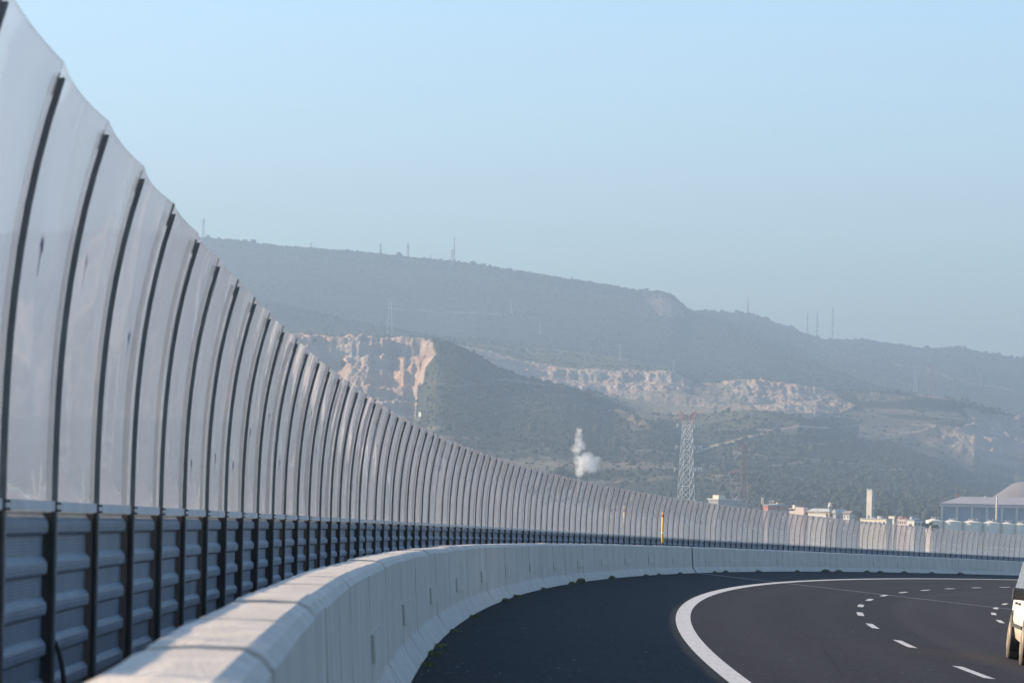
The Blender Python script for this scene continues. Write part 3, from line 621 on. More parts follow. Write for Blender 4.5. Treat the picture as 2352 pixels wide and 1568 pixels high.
# scrub and woods on the slopes, too many to count
yy=YH-Z*F/D; run=np.minimum.accumulate(yy,axis=1); vis=yy<=run+14
cell=(np.gradient(cols)[:,None]*D/F)*np.gradient(rows)[None,:]
inview=(px>-200)&(px<2650)&(D>1850)&(D<6650)
wgt=cell*vis*inview*np.clip(1-rock*.97-soil*1.2-grass*.75,0.01,1)*(.25+np.clip(fbm(X*.008,D*.008,4,77)+.45,0,1.2))
wgt=wgt*np.where(D<3300,1.5,np.where(D<4400,.8,.5))
crest=((D>5400)&(D<5640)&(px<1620)|(D>6480)&(D<6620)&(px>1580))&vis&inview
wgt=np.where(crest,wgt*5,wgt)
wgt=wgt.ravel(); 
ph=(1+5**.5)/2; IV=np.array([(-1,ph,0),(1,ph,0),(-1,-ph,0),(1,-ph,0),(0,-1,ph),(0,1,ph),(0,-1,-ph),(0,1,-ph),(ph,0,-1),(ph,0,1),(-ph,0,-1),(-ph,0,1)])/math.sqrt(1+ph*ph)
IF=np.array([(0,11,5),(0,5,1),(0,1,7),(0,7,10),(0,10,11),(1,5,9),(5,11,4),(11,10,2),(10,7,6),(7,1,8),(3,9,4),(3,4,2),(3,2,6),(3,6,8),(3,8,9),(4,9,5),(2,4,11),(6,2,10),(8,6,7),(9,8,1)])
def scrub(N):
    id_=RNG.choice(len(wgt),N,p=wgt/wgt.sum()); c=V[id_].copy()
    dd=c[:,1]; c[:,0]+=RNG.uniform(-1,1,N)*2.6*dd/F; c[:,1]+=RNG.uniform(-4,4,N)
    far=np.interp(dd,[1900,3000,5000,6600],[.8,.9,.95,1.35]); R=RNG.lognormal(.15,.42,N)*far
    wood=((dd>6300)|((dd<2900)&(c[:,0]*F/dd+CX>1650)))
    R*=np.where(wood,1.35,1); tall=np.where(RNG.random(N)<.12,1.35,.75)
    v=IV[None]*(1+RNG.normal(0,.16,(N,12,1))); v=v*R[:,None,None]*np.stack([np.ones(N),np.ones(N),tall],-1)[:,None,:]
    c[:,2]+=R*tall*.35; v=v+c[:,None,:]
    f=IF[None]+(np.arange(N)*12)[:,None,None]
    tint=np.repeat(np.clip(RNG.normal(.4,.28,N),0,1),12)
    return np_mesh('scrub_woods',v.reshape(-1,3),f.reshape(-1,3),M['bush'],False,{'tint':tint})
tag(scrub(70000),'scrub, bushes and distant woods covering the hillsides','scrub',kind='stuff')

# ------------------------------------------------------------------ masts and pylons
def hit(x,y):
    a,b=unroll(x,y); i=int(np.argmin(np.abs(cols-a))); yc=YH-Z[i]*F/rows; k=np.nonzero(yc<=b)[0]
    j=int(k[0]) if len(k) else int(np.argmin(yc)); d=rows[j]; return np.array([(a-CX)*d/F,d,Z[i,j]])
def lattice(mb, b, H, w0, w1, n, r, rot=.6, taper=1.0):
    cs=[(math.cos(rot+math.pi/2*k),math.sin(rot+math.pi/2*k)) for k in range(4)]
    lev=[H*(1-(1-i/n)**taper) for i in range(n+1)]
    P=[[b+np.array([c*(w0+(w1-w0)*z/H),s*(w0+(w1-w0)*z/H),z]) for c,s in cs] for z in lev]
    for k in range(4):
        mb.bar(P[0][k],P[-1][k],r,4)
        for i in range(n):
            mb.bar(P[i][k],P[i+1][(k+1)%4],r*.65,3); mb.bar(P[i][(k+1)%4],P[i+1][k],r*.65,3)
            if i: mb.bar(P[i][k],P[i][(k+1)%4],r*.5,3)
def far_pylon(x,yb,yt,label,kind,mat,group=None,wk=1.0):
    b=hit(x,yb); d=b[1]; H=(yb-yt)*d/F; b[2]=float(b[2])-.3; r=.28*d/F*wk
    root=empty('power_pylon' if kind=='pylon' else 'radio_mast',b,label,'pylon' if kind=='pylon' else 'mast',group)
    m=MB(b)
    if kind=='pylon':
        lattice(m,b,H,H*.105,H*.022,7,r,.5,1.25); m.build('lattice_body',mat,root)
        for h,l in ((.70,.13),(.80,.15),(.90,.11)):
            a=MB(b)
            for s in (-1,1):
                tp=b+np.array([s*H*l,s*H*.03,H*h]); a.bar(b+np.array([s*H*.03,0,H*h]),tp,r*.8,3); a.bar(b+np.array([s*H*.02,0,H*(h+.045)]),tp,r*.8,3)
            a.build('crossarm',mat,root)
    elif kind=='mast':
        m.bar(b,b+np.array([0,0,H]),r*1.3,4,r*.7); m.build('pole',mat,root)
    else:
        n=9; w=H*.032
        for i in range(n):      # red and white bands
            sg=MB(b); z0=H*i/n; wa=w*(1-.55*i/n); wb=w*(1-.55*(i+1)/n); lattice(sg,b+np.array([0,0,z0]),H/n,wa,wb,2,r*.75,.4); sg.build('mast_section',M['galv'] if i%2 else M['rust'],root)
        an=MB(b); an.bar(b+np.array([0,0,H]),b+np.array([0,0,H*1.06]),r*.5,4); an.build('aerial',M['galv'],root)
        if kind=='dish':
            for h in (.45,.62): 
                dm=MB(b); c=b+np.array([w*1.0,-w*.8,H*h]); dm.bar(c,c+np.array([.5,-.9,0]),w*1.1,12,w*1.2); dm.build('dish',M['galv'],root)
    return root
G1='pylons along the main ridge'
far_pylon(467,549,503,'power pylon on the ridge, nearest to the noise wall top','pylon',M['rust'],G1)
far_pylon(714,572,556,'tiny pylon beside the thin mast on the left ridge','pylon',M['galv'],G1)
far_pylon(723,572,535,'hair-thin mast standing alone on the left ridge','mast',M['rust'])
far_pylon(874,586,559,'short power pylon on the ridge, left of the taller triangular one','pylon',M['rust'],G1)
far_pylon(937,592,559,'triangular power pylon mid-ridge between a short pylon and the tall mast','pylon',M['rust'],G1)
far_pylon(989,597,584,'tiniest pylon peeping over the ridge before the tall mast','pylon',M['galv'],G1)
far_pylon(1043,603,545,'tall slender lattice mast, highest on the main ridge','banded',M['rust'])
far_pylon(1038,614,575,'pylon just below the foot of the tall ridge mast','pylon',M['galv'],G1)
far_pylon(895,771,683,'pale lattice pylon standing above the left quarry lip','pylon',M['galv'],None,1.25)
G2='pylons crossing the mountainside'
far_pylon(1173,726,687,'pale pylon high on the mountainside at the end of a track','pylon',M['galv'],G2)
far_pylon(1240,770,743,'faint pylon on the mountainside below the track end','pylon',M['galv'],G2)
far_pylon(1424,829,791,'pylon on the green terrace above the middle quarry','pylon',M['galv'],G2)
far_pylon(1547,856,825,'pylon at the right tip of the middle quarry terrace','pylon',M['galv'],G2)
far_pylon(2138,914,832,'large pylon on the right hill, above the zigzag dirt road','pylon',M['rust'],None,1.2)
far_pylon(2102,902,850,'faint slim pylon left of the large right-hill pylon','pylon',M['galv'],G2)
far_pylon(2190,918,882,'small rusty pylon right of the large right-hill pylon','pylon',M['rust'],G2)
far_pylon(1670,720,685,'thin mast at the left end of the antenna hilltop','mast',M['rust'])
far_pylon(1684,721,707,'shortest mast stub on the antenna hilltop','mast',M['galv'])
far_pylon(1717,723,683,'dish-hung antenna mast beside the small hilltop station','dish',M['rust'])
far_pylon(1854,770,717,'shortest of three red and white masts on the right shoulder','banded',M['rust'],None,1.2)
far_pylon(1876,775,711,'middle one of three shoulder masts, hung with dishes','dish',M['rust'],None,1.2)
far_pylon(1912,783,705,'tallest red and white mast on the right ridge shoulder','banded',M['rust'],None,1.3)

# ------------------------------------------------------------------ two large towers behind the wall
def big_tower():
    d=1800.; b=at(1573,1237,d); zt=at(1578,965,d)[2]; H=zt-b[2]; root=empty('lattice_tower',b,'white lattice tower with a red forked top and white insulators','tower')
    m=MB(b); lattice(m,b,H,6.2,2.8,10,.16,.35,1.15); m.build('lattice_body',M['whitesteel'],root)
    t=b+np.array([0,0,H]); h=MB(b)
    for s in (-1,1):
        for yy in (-1.6,1.6):
            h.bar(t+np.array([s*2.2,yy,-1.5]),t+np.array([s*4.5,yy*.2,5.2]),.15,4); h.bar(t+np.array([-s*.3,yy,1.2]),t+np.array([s*4.5,yy*.2,5.2]),.15,4)
            for q in (.25,.5,.75): h.bar(t+np.array([s*(2.2+2.3*q),yy,-1.5+6.7*q]),t+np.array([s*(4.8*q-.3),yy,1.2+4*q]),.09,3); h.bar(t+np.array([s*(2.2+2.3*q),yy,-1.5+6.7*q]),t+np.array([s*(4.8*max(q-.25,0)-.3),yy,1.2+4*max(q-.25,0)]),.09,3)
        h.bar(t+np.array([-2.2,s*1.6,-1.5]),t+np.array([2.2,s*1.6,-1.5]),.12,4)
        h.bar(t+np.array([s*2.2,1.6,-1.5]),t+np.array([-.3*s,1.6,1.2]),.12,3)
    h.build('forked_top',M['redsteel'],root)
    for z in (at(1578,975,d)[2],at(1578,1025,d)[2],at(1578,1076,d)[2]):
        z-=b[2]; w=3.0+3.4*(1-z/H)
        for s,L in ((-1,3.0),(1,4.8)):
            a=MB(b); p=b+np.array([s*w*.7,0,z]); e=b+np.array([s*(w*.7+L),-.5,z+.2]); a.bar(p,e,.10,3); a.bar(p+np.array([0,0,-1.6]),e,.08,3); ca=a.build('crossarm',M['galv'],root)
            for q in ((1.0,) if s<0 else (.3,.7,1.0)):
                i=MB(b); c=p+(e-p)*q; i.bar(c,c+np.array([.35*s,-.2,-1.5]),.22,8); i.bar(c+np.array([-.7,0,.1]),c+np.array([.7,0,.1]),.17,6); i.build('insulator',M['white'],ca)
big_tower()
def big_pylon():
    d=1700.; b=at(1706,1246,d); H=at(1714,1018,d)[2]-b[2]; root=empty('power_pylon',b,'large rusty power pylon with three wide crossarms behind the wall','pylon')
    m=MB(b); lattice(m,b,H*.62,5.2,2.2,9,.2,.5,1.2); lattice(m,b+np.array([0,0,H*.62]),H*.38,2.2,1.0,7,.18,.5); m.build('lattice_body',M['pylonsteel'],root)
    hn=MB(b); t=b+np.array([0,0,H])
    for s in (-1,1):
        for k in (-.5,.5): hn.bar(t+np.array([s*.5,k,-3]),t+np.array([s*5.7,0,1.6]),.10,3); hn.bar(t+np.array([s*.3,k,-.2]),t+np.array([s*5.7,0,1.6]),.10,3)
    hn.build('earth_wire_horns',M['pylonsteel'],root)
    for yv,L in ((1035,6.4),(1086,8.1),(1132.6,6.8)):
        z=at(1712,yv,d)[2]-b[2]; a=MB(b)
        for s in (-1,1):
            tip=b+np.array([s*L,0,z])
            for k in (-1,1):
                a.bar(b+np.array([0,k,z]),tip,.17,3); a.bar(b+np.array([s*1.2,k,z+1.9]),tip,.16,3)
                for q in (.25,.45,.65,.82): a.bar(b+np.array([s*L*q,k*(1-q),z]),b+np.array([s*(1.2+(L-1.2)*(q-.08)),k*(1-q),z+1.9*(1-q+.08)]),.07,3)
        ca=a.build('crossarm',M['pylonsteel'],root)
        for s in (-1,1):
            i=MB(b); lo=b+np.array([s*(L-1.9),-.4,z-4.1])
            i.bar(b+np.array([s*L,-.2,z]),lo,.12,5)
            if s<0: i.bar(b+np.array([s*(L-4.4),-.2,z]),lo,.08,5)
            i.build('insulator',M['galv'],ca)
big_pylon()

# ------------------------------------------------------------------ steam plume and its stack
d=1900.; sb=at(1330,1099,d); st=MB((sb[0],sb[1],-13)); st.lathe((sb[0],sb[1],-13),[(1.0,0),(.75,sb[2]+13-.4),(.82,sb[2]+13-.35),(.82,sb[2]+13),(.6,sb[2]+13)],16)
tag(st.build('smoke_stack',M['tower']),'short pale stack giving off the white steam, just above the wall top','stack')
blobs=[(365,1235,34),(395,1165,75),(430,1060,105),(440,930,120),(560,880,120),(600,990,130),(680,920,95),(770,880,62),(700,1080,85),(330,830,75),(520,800,70),(610,800,65),(320,640,90),(385,540,85),(350,440,70),(362,330,68),(375,240,52),(420,560,55),(470,640,50)]
BL=[(at((2250+a/5.6)*.57422,(1680+b_/5.6)*.57422,d),r_*.0252) for a,b_,r_ in blobs]
lo=np.min([c-r_*1.9-1 for c,r_ in BL],0); hi=np.max([c+r_*1.9+1 for c,r_ in BL],0); ctr=(lo+hi)/2
pt=NT('steam'); vec=pt.coord('Object'); nz=pt.n('ShaderNodeTexNoise'); nz.inputs['Scale'].default_value=.30; nz.inputs['Detail'].default_value=5; nz.inputs['Roughness'].default_value=.62; pt.l(vec,nz.inputs['Vector'])
vm=pt.n('ShaderNodeVectorMath'); vm.operation='MULTIPLY_ADD'; vm.inputs[1].default_value=(4.6,4.6,4.6); pt.l(nz.outputs['Color'],vm.inputs[0]); pt.l(vec,vm.inputs[2]); vm.inputs[2].default_value=(0,0,0)
off=pt.n('ShaderNodeVectorMath'); off.operation='SUBTRACT'; off.inputs[1].default_value=(2.3,2.3,2.3); pt.l(vm.outputs[0],off.inputs[0])
acc=None
for k,(c,r_) in enumerate(BL):
    dn=pt.n('ShaderNodeVectorMath'); dn.operation='DISTANCE'; pt.l(off.outputs[0],dn.inputs[0]); dn.inputs[1].default_value=tuple(c-ctr)
    v=pt.math('SUBTRACT',1.0,pt.math('DIVIDE',dn.outputs['Value'],r_*1.6),True); v=pt.math('MULTIPLY',pt.math('POWER',v,.8),1.0 if k<9 else (.6 if k<12 else .75))
    acc=v if acc is None else pt.math('MAXIMUM',acc,v)
pv=pt.n('ShaderNodeVolumePrincipled'); pv.inputs['Color'].default_value=(1,1,1,1); pv.inputs['Anisotropy'].default_value=.3; pt.l(pt.math('MULTIPLY',pt.math('MULTIPLY',pt.math('SUBTRACT',acc,.05,True),pt.noise(vec,.55,5,.65,.33,.62)),.75),pv.inputs['Density']); pt.l(pv.outputs[0],pt.out.inputs['Volume'])
pm=MB(ctr); pm.box(ctr,hi-lo); tag(pm.build('steam_plume',pt.m),'white steam plume billowing from the short stack behind the wall','steam plume')

# ------------------------------------------------------------------ industrial buildings on the plain
GZ=-13.5; PHI=math.radians(42); LF=np.array([math.cos(PHI),-math.sin(PHI),0])  # along the left (sunlit) face towards the near corner
LB=np.array([math.sin(PHI),math.cos(PHI),0])                                  # along the right (shaded) face away from the corner
class Bld:
    def __init__(s,name,x0,xs,x1,yt,d,label,cat='building',group=None):
        s.d=d; k=d/F; s.c=at(xs,yt,d); s.H=s.c[2]-GZ; s.c[2]=GZ; s.a=max((xs-x0)*k/math.cos(PHI),.5); s.b=max((x1-xs)*k/math.sin(PHI),.5)
        s.root=empty(name,s.c,label,cat,group)
    def P(s,u,v,z): return s.c-LF*u+LB*v+np.array([0,0,z])     # u along left face from the corner, v along right face
    def block(s,nm,mat,u0,u1,v0,v1,z0,z1,parent=None):
        m=MB(s.c); r=[[s.P(u,v,z) for u,v in ((u0,v0),(u1,v0),(u1,v1),(u0,v1))] for z in (z0,z1)]; m.loft(r); return m.build(nm,mat,parent or s.root)
    def walls(s,mat): return s.block('wall',mat,0,s.a,0,s.b,0,s.H)
    def slab(s,mat,th=.35,ov=.4): return s.block('roof',mat,-ov,s.a+ov,-ov,s.b+ov,s.H+.01,s.H+th)
    def gable(s,mat,h,along='v',ov=.5):
        m=MB(s.c); H=s.H+.02
        if along=='v': r=[[s.P(-ov,v,H-.1),s.P(s.a+ov,v,H-.1),s.P(s.a+ov,v,H+.12),s.P(s.a/2,v,H+h),s.P(-ov,v,H+.12)] for v in (-ov,s.b+ov)]
        else: r=[[s.P(u,-ov,H-.1),s.P(u,s.b+ov,H-.1),s.P(u,s.b+ov,H+.12),s.P(u,s.b/2,H+h),s.P(u,-ov,H+.12)] for u in (-ov,s.a+ov)]
        m.loft(r); return m.build('roof',mat,s.root)
    def hip(s,mat,h,ov=.5):
        m=MB(s.c); H=s.H+.02; i=min(s.a,s.b)/2
        m.loft([[s.P(u,v,z) for u,v in ((-o,-o),(s.a+o,-o),(s.a+o,s.b+o),(-o,s.b+o))] for o,z in ((ov,H),(ov,H+.2),(-i*.95,H+h))]); return m.build('roof',mat,s.root)
    def clutter(s,n,z0=.4):
        for i in range(n):
            u=s.a*RNG.uniform(.12,.8); v=s.b*RNG.uniform(.1,.8); w_=RNG.uniform(.7,1.6); s.block('roof_unit',M['greywall'] if i%2 else M['whitewall'],u,min(u+w_,s.a),v,min(v+w_*1.4,s.b),s.H+z0,s.H+z0+RNG.uniform(.5,1.2))
        m=MB(s.c); q=s.P(s.a*RNG.uniform(.2,.8),s.b*RNG.uniform(.2,.8),s.H+z0); m.bar(q,q+np.array([0,0,RNG.uniform(2.2,3.6)]),.07,4); m.build('roof_mast',M['galv'],s.root)
    def windows(s,face,n,z0,z1,fill=.5,e=.08):
        L=s.a if face=='u' else s.b
        for i in range(n):
            c0=L*(i+.5-fill/2)/n; c1=L*(i+.5+fill/2)/n
            if face=='u': s.block('window',M['dark'],c0,c1,-e,.05,z0,z1)
            else: s.block('window',M['dark'],-e,.05,c0,c1,z0,z1)
def text_part(body,name,mat,origin,size,ax,parent):
    cu=bpy.data.curves.new(name,'FONT'); cu.body=body; cu.size=size; cu.extrude=.05; cu.materials.append(mat)
    o=bpy.data.objects.new(name,cu); from mathutils import Matrix
    z=np.array([0,0,1.]); n=np.cross(ax,z); M3=Matrix(((ax[0],0,n[0]),(ax[1],0,n[1]),(ax[2],1,n[2]))).to_4x4()
    M3.translation=tuple(np.array(origin)-WLOC[parent.name]); COL.objects.link(o); bpy.context.view_layer.update()
    me=bpy.data.meshes.new_from_object(o.evaluated_get(bpy.context.evaluated_depsgraph_get())); bpy.data.objects.remove(o)
    o=bpy.data.objects.new(name,me); o.matrix_basis=M3; link(o,parent); return o
b=Bld('factory',1628,1650,1722,1147,1700,'long grey factory with a white roof edge behind the pylon feet'); b.walls(M['greywall']); b.slab(M['whitewall'],.6); b.block('roof_house',M['cream'],.6,4.5,1,6,b.H+.62,b.H+2.4); b.windows('v',7,b.H-6,b.H-4.6,.6)
b.clutter(4,.62)
text_part('DE 2Wi','sign_lettering',M['white'],b.P(-.12,4.5,b.H-2.6),2.0,LB,b.root)
b=Bld('shed',1755,1764,1822,1160,1600,'red clad workshop with a pale upper roof among cypresses'); b.block('wall',M['pinkwall'],0,b.a,0,b.b,0,b.H-2.2); b.block('cladding',M['redwall'],-.1,b.a+.1,-.1,b.b+.1,b.H-2.2,b.H); b.gable(M['greyroof'],.9,'u'); b.windows('v',4,b.H-4.4,b.H-3,.5); b.block('roof_vent',M['yellowwall'],.5,1.5,b.b*.45,b.b*.75,b.H+.2,b.H+1.5)
for x,y0,lb in ((1752,1142,'tallest white vent pipe, left of the red workshop'),(1769,1149,'squat white vent pipe above the red workshop roof, left one'),(1775.7,1149,'brighter white vent pipe above the red workshop, nearer its middle')):
    p=at(x,y0,1625); m=MB((p[0],p[1],GZ)); H=p[2]-GZ; m.lathe((p[0],p[1],GZ),[(.62,0),(.62,H-.5),(.7,H-.45),(.7,H-.1),(.5,H)],14); o=m.build('vent_pipe',M['whitewall'],None,True); tag(o,lb,'vent pipe','vent pipes at the red workshop')
p=at(1826,1159.5,1560); r=empty('water_tank',(p[0],p[1],GZ),'pale yellow square water tank on a post','water tank'); m=MB((p[0],p[1],GZ)); m.box((p[0],p[1],p[2]-.75),(1.6,1.6,1.5),.5); m.build('tank',M['cream'],r); m=MB((p[0],p[1],GZ)); m.bar((p[0],p[1],GZ),(p[0],p[1],p[2]-1.5),.3,8); m.build('post',M['yellowwall'],r)
b=Bld('house',1815,1846,1860,1173,1540,'low pinkish block house with a white canopy, left of the ochre house'); b.walls(M['pinkwall']); b.block('upper_storey',M['pinkwall'],.2,b.a*.62,.2,b.b*.9,b.H,b.H+1.7); b.block('canopy',M['whitewall'],b.a*.64,b.a*1.02,-.3,b.b*.6,b.H+.9,b.H+1.15); b.windows('v',1,b.H-1.6,b.H-.7,.5)
b=Bld('house',1860,1905,1916,1175,1530,'ochre house with a grey hipped roof and three dark windows'); b.walls(M['yellowwall']); b.hip(M['greyroof'],1.5); b.windows('u',3,b.H-1.9,b.H-.6,.5); b.windows('v',1,b.H-1.9,b.H-.6,.5)
b=Bld('garage',1859,1897,1904,1179.5,1500,'bright white flat building in front of the ochre house'); b.walls(M['whitewall']); b.slab(M['greyroof'],.2,.15); b.clutter(2,.22); b.windows('u',2,b.H-2.4,b.H-1.2,.25)
p=at(1907,1153.5,1550); m=MB((p[0],p[1],GZ)); H=p[2]-GZ; m.lathe((p[0],p[1],GZ),[(.9,0),(.9,H-2),(1.15,H-1.9),(1.15,H-1.6),(.8,H-1.5),(.7,H-.3),(.3,H)],14); tag(m.build('vent_tower',M['cream'],None,True),'cream rounded vent tower rising over the ochre house roof','vent tower')
b=Bld('shed',1914,1920,1947,1177,1510,'grey-violet gabled shed between the ochre house and a white cottage'); b.walls(M['greywall']); b.gable(M['greyroof'],1.7,'v'); b.windows('v',2,b.H-2.5,b.H-1.2,.3)
b=Bld('cottage',1938,1951,1964,1180,1500,'white cottage with a brown roof below the concrete tower'); b.walls(M['whitewall']); b.gable(M['brownroof'],1.5,'u'); b.windows('u',2,b.H-1.8,b.H-.8,.3); b.windows('v',2,b.H-1.8,b.H-.8,.3)
b=Bld('tower',1992,2003,2008,1126,1560,'tall pale square concrete tower, dark on its right side','tower'); b.walls(M['tower']); b.block('parapet',M['greywall'],-.15,b.a+.15,-.15,b.b+.15,b.H,b.H+.7); b.block('ladder_cage',M['greywall'],-.7,-.01,.4,1.0,2,b.H-2.5)
for z in (.35,.62): b.block('bracket',M['greywall'],-1.5,0,.2,.6,b.H*(1-z)+3,b.H*(1-z)+3.4)
b=Bld('warehouse',1981,2036,2052,1192,1440,'long low flat-roofed warehouse right of the concrete tower'); b.walls(M['cream']); b.slab(M['greyroof'],.3,.3); b.clutter(5,.32); b.windows('u',6,b.H-2.2,b.H-1.2,.5)
b=Bld('kiosk',2042,2054,2058.5,1186,1450,'small bright cream cube building at the warehouse end'); b.walls(M['cream']); b.slab(M['cream'],.25,.1); b.windows('v',1,b.H-2,b.H-1,.4)
b=Bld('office',2062,2081,2086,1193,1400,'pinkish office block with red roof lettering'); b.walls(M['pinkwall']); b.slab(M['greyroof'],.2,.15); b.windows('u',4,b.H-1.7,b.H-.6,.45)
b.clutter(2,.22)
text_part('TERNOREV','sign_lettering',M['signred'],b.P(b.a*1.05,-.1,b.H+.25),1.15,LF,b.root)
b=Bld('storehouse',2084,2100,2126,1195,1380,'white and blue-grey storehouse left of the silos'); b.walls(M['whitewall']); b.slab(M['hallwall'],.5,.2); b.clutter(3,.52); b.windows('u',1,b.H-2.6,b.H-1.4,.35); b.windows('v',3,b.H-2,b.H-.8,.5)
b=Bld('station_hut',1708,1713,1726,718.5,6585,'tiny hilltop station at the foot of the dish mast'); b.root.location.z=WLOC[b.root.name][2]=0 if False else b.root.location.z
hb=hit(1716,722.5); root=b.root; root.location=hb; 
for nm,c0,sz,mt in (('wall',(0,0,3),(9,7,7),M['cream']),('annex_wall',(9,0,1.5),(11,7,4),M['whitewall'])):
    m=MB(hb); m.box(hb+np.array(c0),sz,.6); WLOC[root.name]=hb.copy(); m.build(nm,mt,root)
hp=hit(968,957); r=empty('hut',hp,'lone pale hut on the scrub slope right of the left quarry','hut'); m=MB(hp); m.box(hp+np.array([0,0,1.4]),(3.4,3,3.6),.7); m.build('wall',M['whitewall'],r); m=MB(hp); m.box(hp+np.array([0,0,3.4]),(4,3.6,.4),.7); m.build('roof',M['brownroof'],r)

# silos
SL=[(2147,1190,40,'leftmost white silo, half hidden by the green shrubs'),(2188.7,1192.5,46,'second white silo from the left with a row of roof vents'),(2233.6,1194,46,'third white silo from the left, widest lit stripe'),(2278,1195.5,42,'fourth white silo, with a slanting pipe on its lit side'),(2315,1198,34,'fifth silo from the left, slimmer than its neighbours'),(2346,1199.5,34,'rightmost white silo, cut by the frame edge')]
for k,(x,yt,w,lb) in enumerate(SL):
    d=1300.; p=at(x,yt,d); R=w/2*d/F*1.02; c=(p[0],p[1],GZ); H=p[2]-GZ-.9; root=empty('storage_silo',c,lb,'silo','white storage silos below the hall')
    m=MB(c); m.lathe(c,[(R,0),(R,H*.5),(R*1.006,H*.5),(R*1.006,H*.5+.15),(R,H*.5+.15),(R,H-.25),(R*1.02,H-.2),(R*1.02,H)],40); m.build('tank_wall',M['silo'],root,False)
    m=MB(c); m.lathe(c,[(R*1.03,H),(R*1.03,H+.06),(R*.25,H+.85),(.2,H+.95)],40); m.build('roof',M['silo'],root)
    for q,al in ((.15,.0),(.5,.3),(.75,.1)):
        m=MB(c); e=np.array(c)+np.array([R*(q-.45)*1.2,-R*.4,H+.55]); m.lathe(e,[(.16,0),(.16,.5),(.3,.55),(.3,.85),(.1,.95)],10); m.build('roof_vent',M['galv'],root)
    m=MB(c); e=np.array(c); m.bar(e+np.array([-R*.1,-R*.5,H+1.0]),e+np.array([R*1.05,-R*.2,H+.35]),.12,6); m.build('conveyor',M['post'],root)
    if k==3: m=MB(c); m.bar(e+np.array([-R*.98,-R*.35,H-.8]),e+np.array([-R*.5,-R*.95,H-2.0]),.22,8); m.build('pipe',M['silo'],root)
# big hall
def hall():
    d=1500.; A=at(2161,1156.5,d); H=A[2]-GZ; A[2]=GZ; ax=np.array([math.cos(-.14),math.sin(-.14),0]); bk=np.array([-ax[1],ax[0],0]); L=62.0
    root=empty('industrial_hall',A,'large grey hall with tall concrete columns behind the silos','hall'); P=lambda u,v,z: A+ax*u+bk*v+np.array([0,0,z])
    m=MB(A); m.loft([[P(0,.6,0),P(L,.6,0),P(L,30,0),P(0,30,0)],[P(0,.6,H-1.2),P(L,.6,H-1.2),P(L,30,H-1.2),P(0,30,H-1.2)]]); m.build('wall',M['hallwall'],root)
    for i in range(10):
        u=.6+i*6.6; m=MB(A); m.loft([[P(u-.55,-.1,z),P(u+.55,-.1,z),P(u+.55,.75,z),P(u-.55,.75,z)] for z in (0,H-1.2)]); m.build('column',M['tower'],root)
        if i<9:
            m=MB(A); m.loft([[P(u+1.2,.45,z),P(u+4.0,.45,z),P(u+4.0,.7,z),P(u+1.2,.7,z)] for z in (H-7.5,H-2.6)]); m.build('window',M['hallwall'] if i not in (2,5) else M['greywall'],root)
    m=MB(A); m.loft([[P(-.4,-.4,z),P(L,-.4,z),P(L,1,z),P(-.4,1,z)] for z in (H-1.19,H)]); m.build('cornice',M['pinkwall'],root)
    m=MB(A); m.loft([[P(-.6,-.6,H+.02),P(L,-.6,H+.02),P(L,31,H+.02),P(-.6,31,H+.02)],[P(-.6,-.6,H+.3),P(L,-.6,H+.3),P(L,31,H+.3),P(-.6,31,H+.3)],[P(9,13,H+3.6),P(L,13,H+3.6),P(L,18,H+3.6),P(9,18,H+3.6)]]); m.build('roof',M['hallroof'],root)
hall()
d=1700.; A=at(2300,1141,d); t=at(2352,1106,d); root=empty('domed_store',(A[0]+25,d+25,GZ),'broad sloped grey roof mass rising behind the hall at the frame edge','store'); o=WLOC[root.name]
m=MB(o); m.lathe(o,[(25.5,0),(25.5,A[2]-GZ-.3),(25.0,A[2]-GZ-.29)],48); m.build('wall',M['hallwall'],root)
m=MB(o); m.lathe(o,[(26,A[2]-GZ-.28),(26,A[2]-GZ),(15.5,t[2]-GZ-.6),(13,t[2]-GZ+.2),(3,t[2]-GZ+.9)],48); m.build('roof',M['domeroof'],root)
p=at(2290,1141,1350); H=p[2]-GZ; c=(p[0],p[1],GZ); root=empty('slim_chimney',c,'slim cream chimney with a thin spike, in front of the hall','chimney'); m=MB(c); m.lathe(c,[(.42,0),(.38,H-3.4),(.55,H-3.35),(.55,H-2.9),(.34,H-2.85),(.30,H)],14); m.build('shaft',M['cream'],root); m=MB(c); m.bar((p[0],p[1],p[2]),(p[0],p[1],p[2]+1.9),.09,6,.03); m.build('spike',M['galv'],root)
p=at(2263.5,1149,1545); m=MB((p[0],p[1],p[2]-2)); m.box((p[0],p[1],p[2]-.5),(1.0,1.0,5),.4); tag(m.build('roof_box',M['bluebox']),'pale blue upright box standing on the hall roof','roof box')
p=at(2195,1150,1530); root=empty('flag',p,'small red flag flying above the hall roof','flag'); m=MB(p); m.bar(p+np.array([0,0,-2.5]),p+np.array([0,0,3.4]),.06,5); m.build('flagpole',M['galv'],root)
m=MB(p); m.loft([[p+np.array([.05+q*1.3,.25*math.sin(q*5),zz+.1*math.sin(q*4)-q*.4]) for zz in (3.3,2.0)]+[p+np.array([.05+q*1.3,.25*math.sin(q*5)+.02,zz+.1*math.sin(q*4)-q*.4]) for zz in (2.0,3.3)] for q in np.linspace(0,1,6)]); m.build('cloth',M['redsteel'],root)

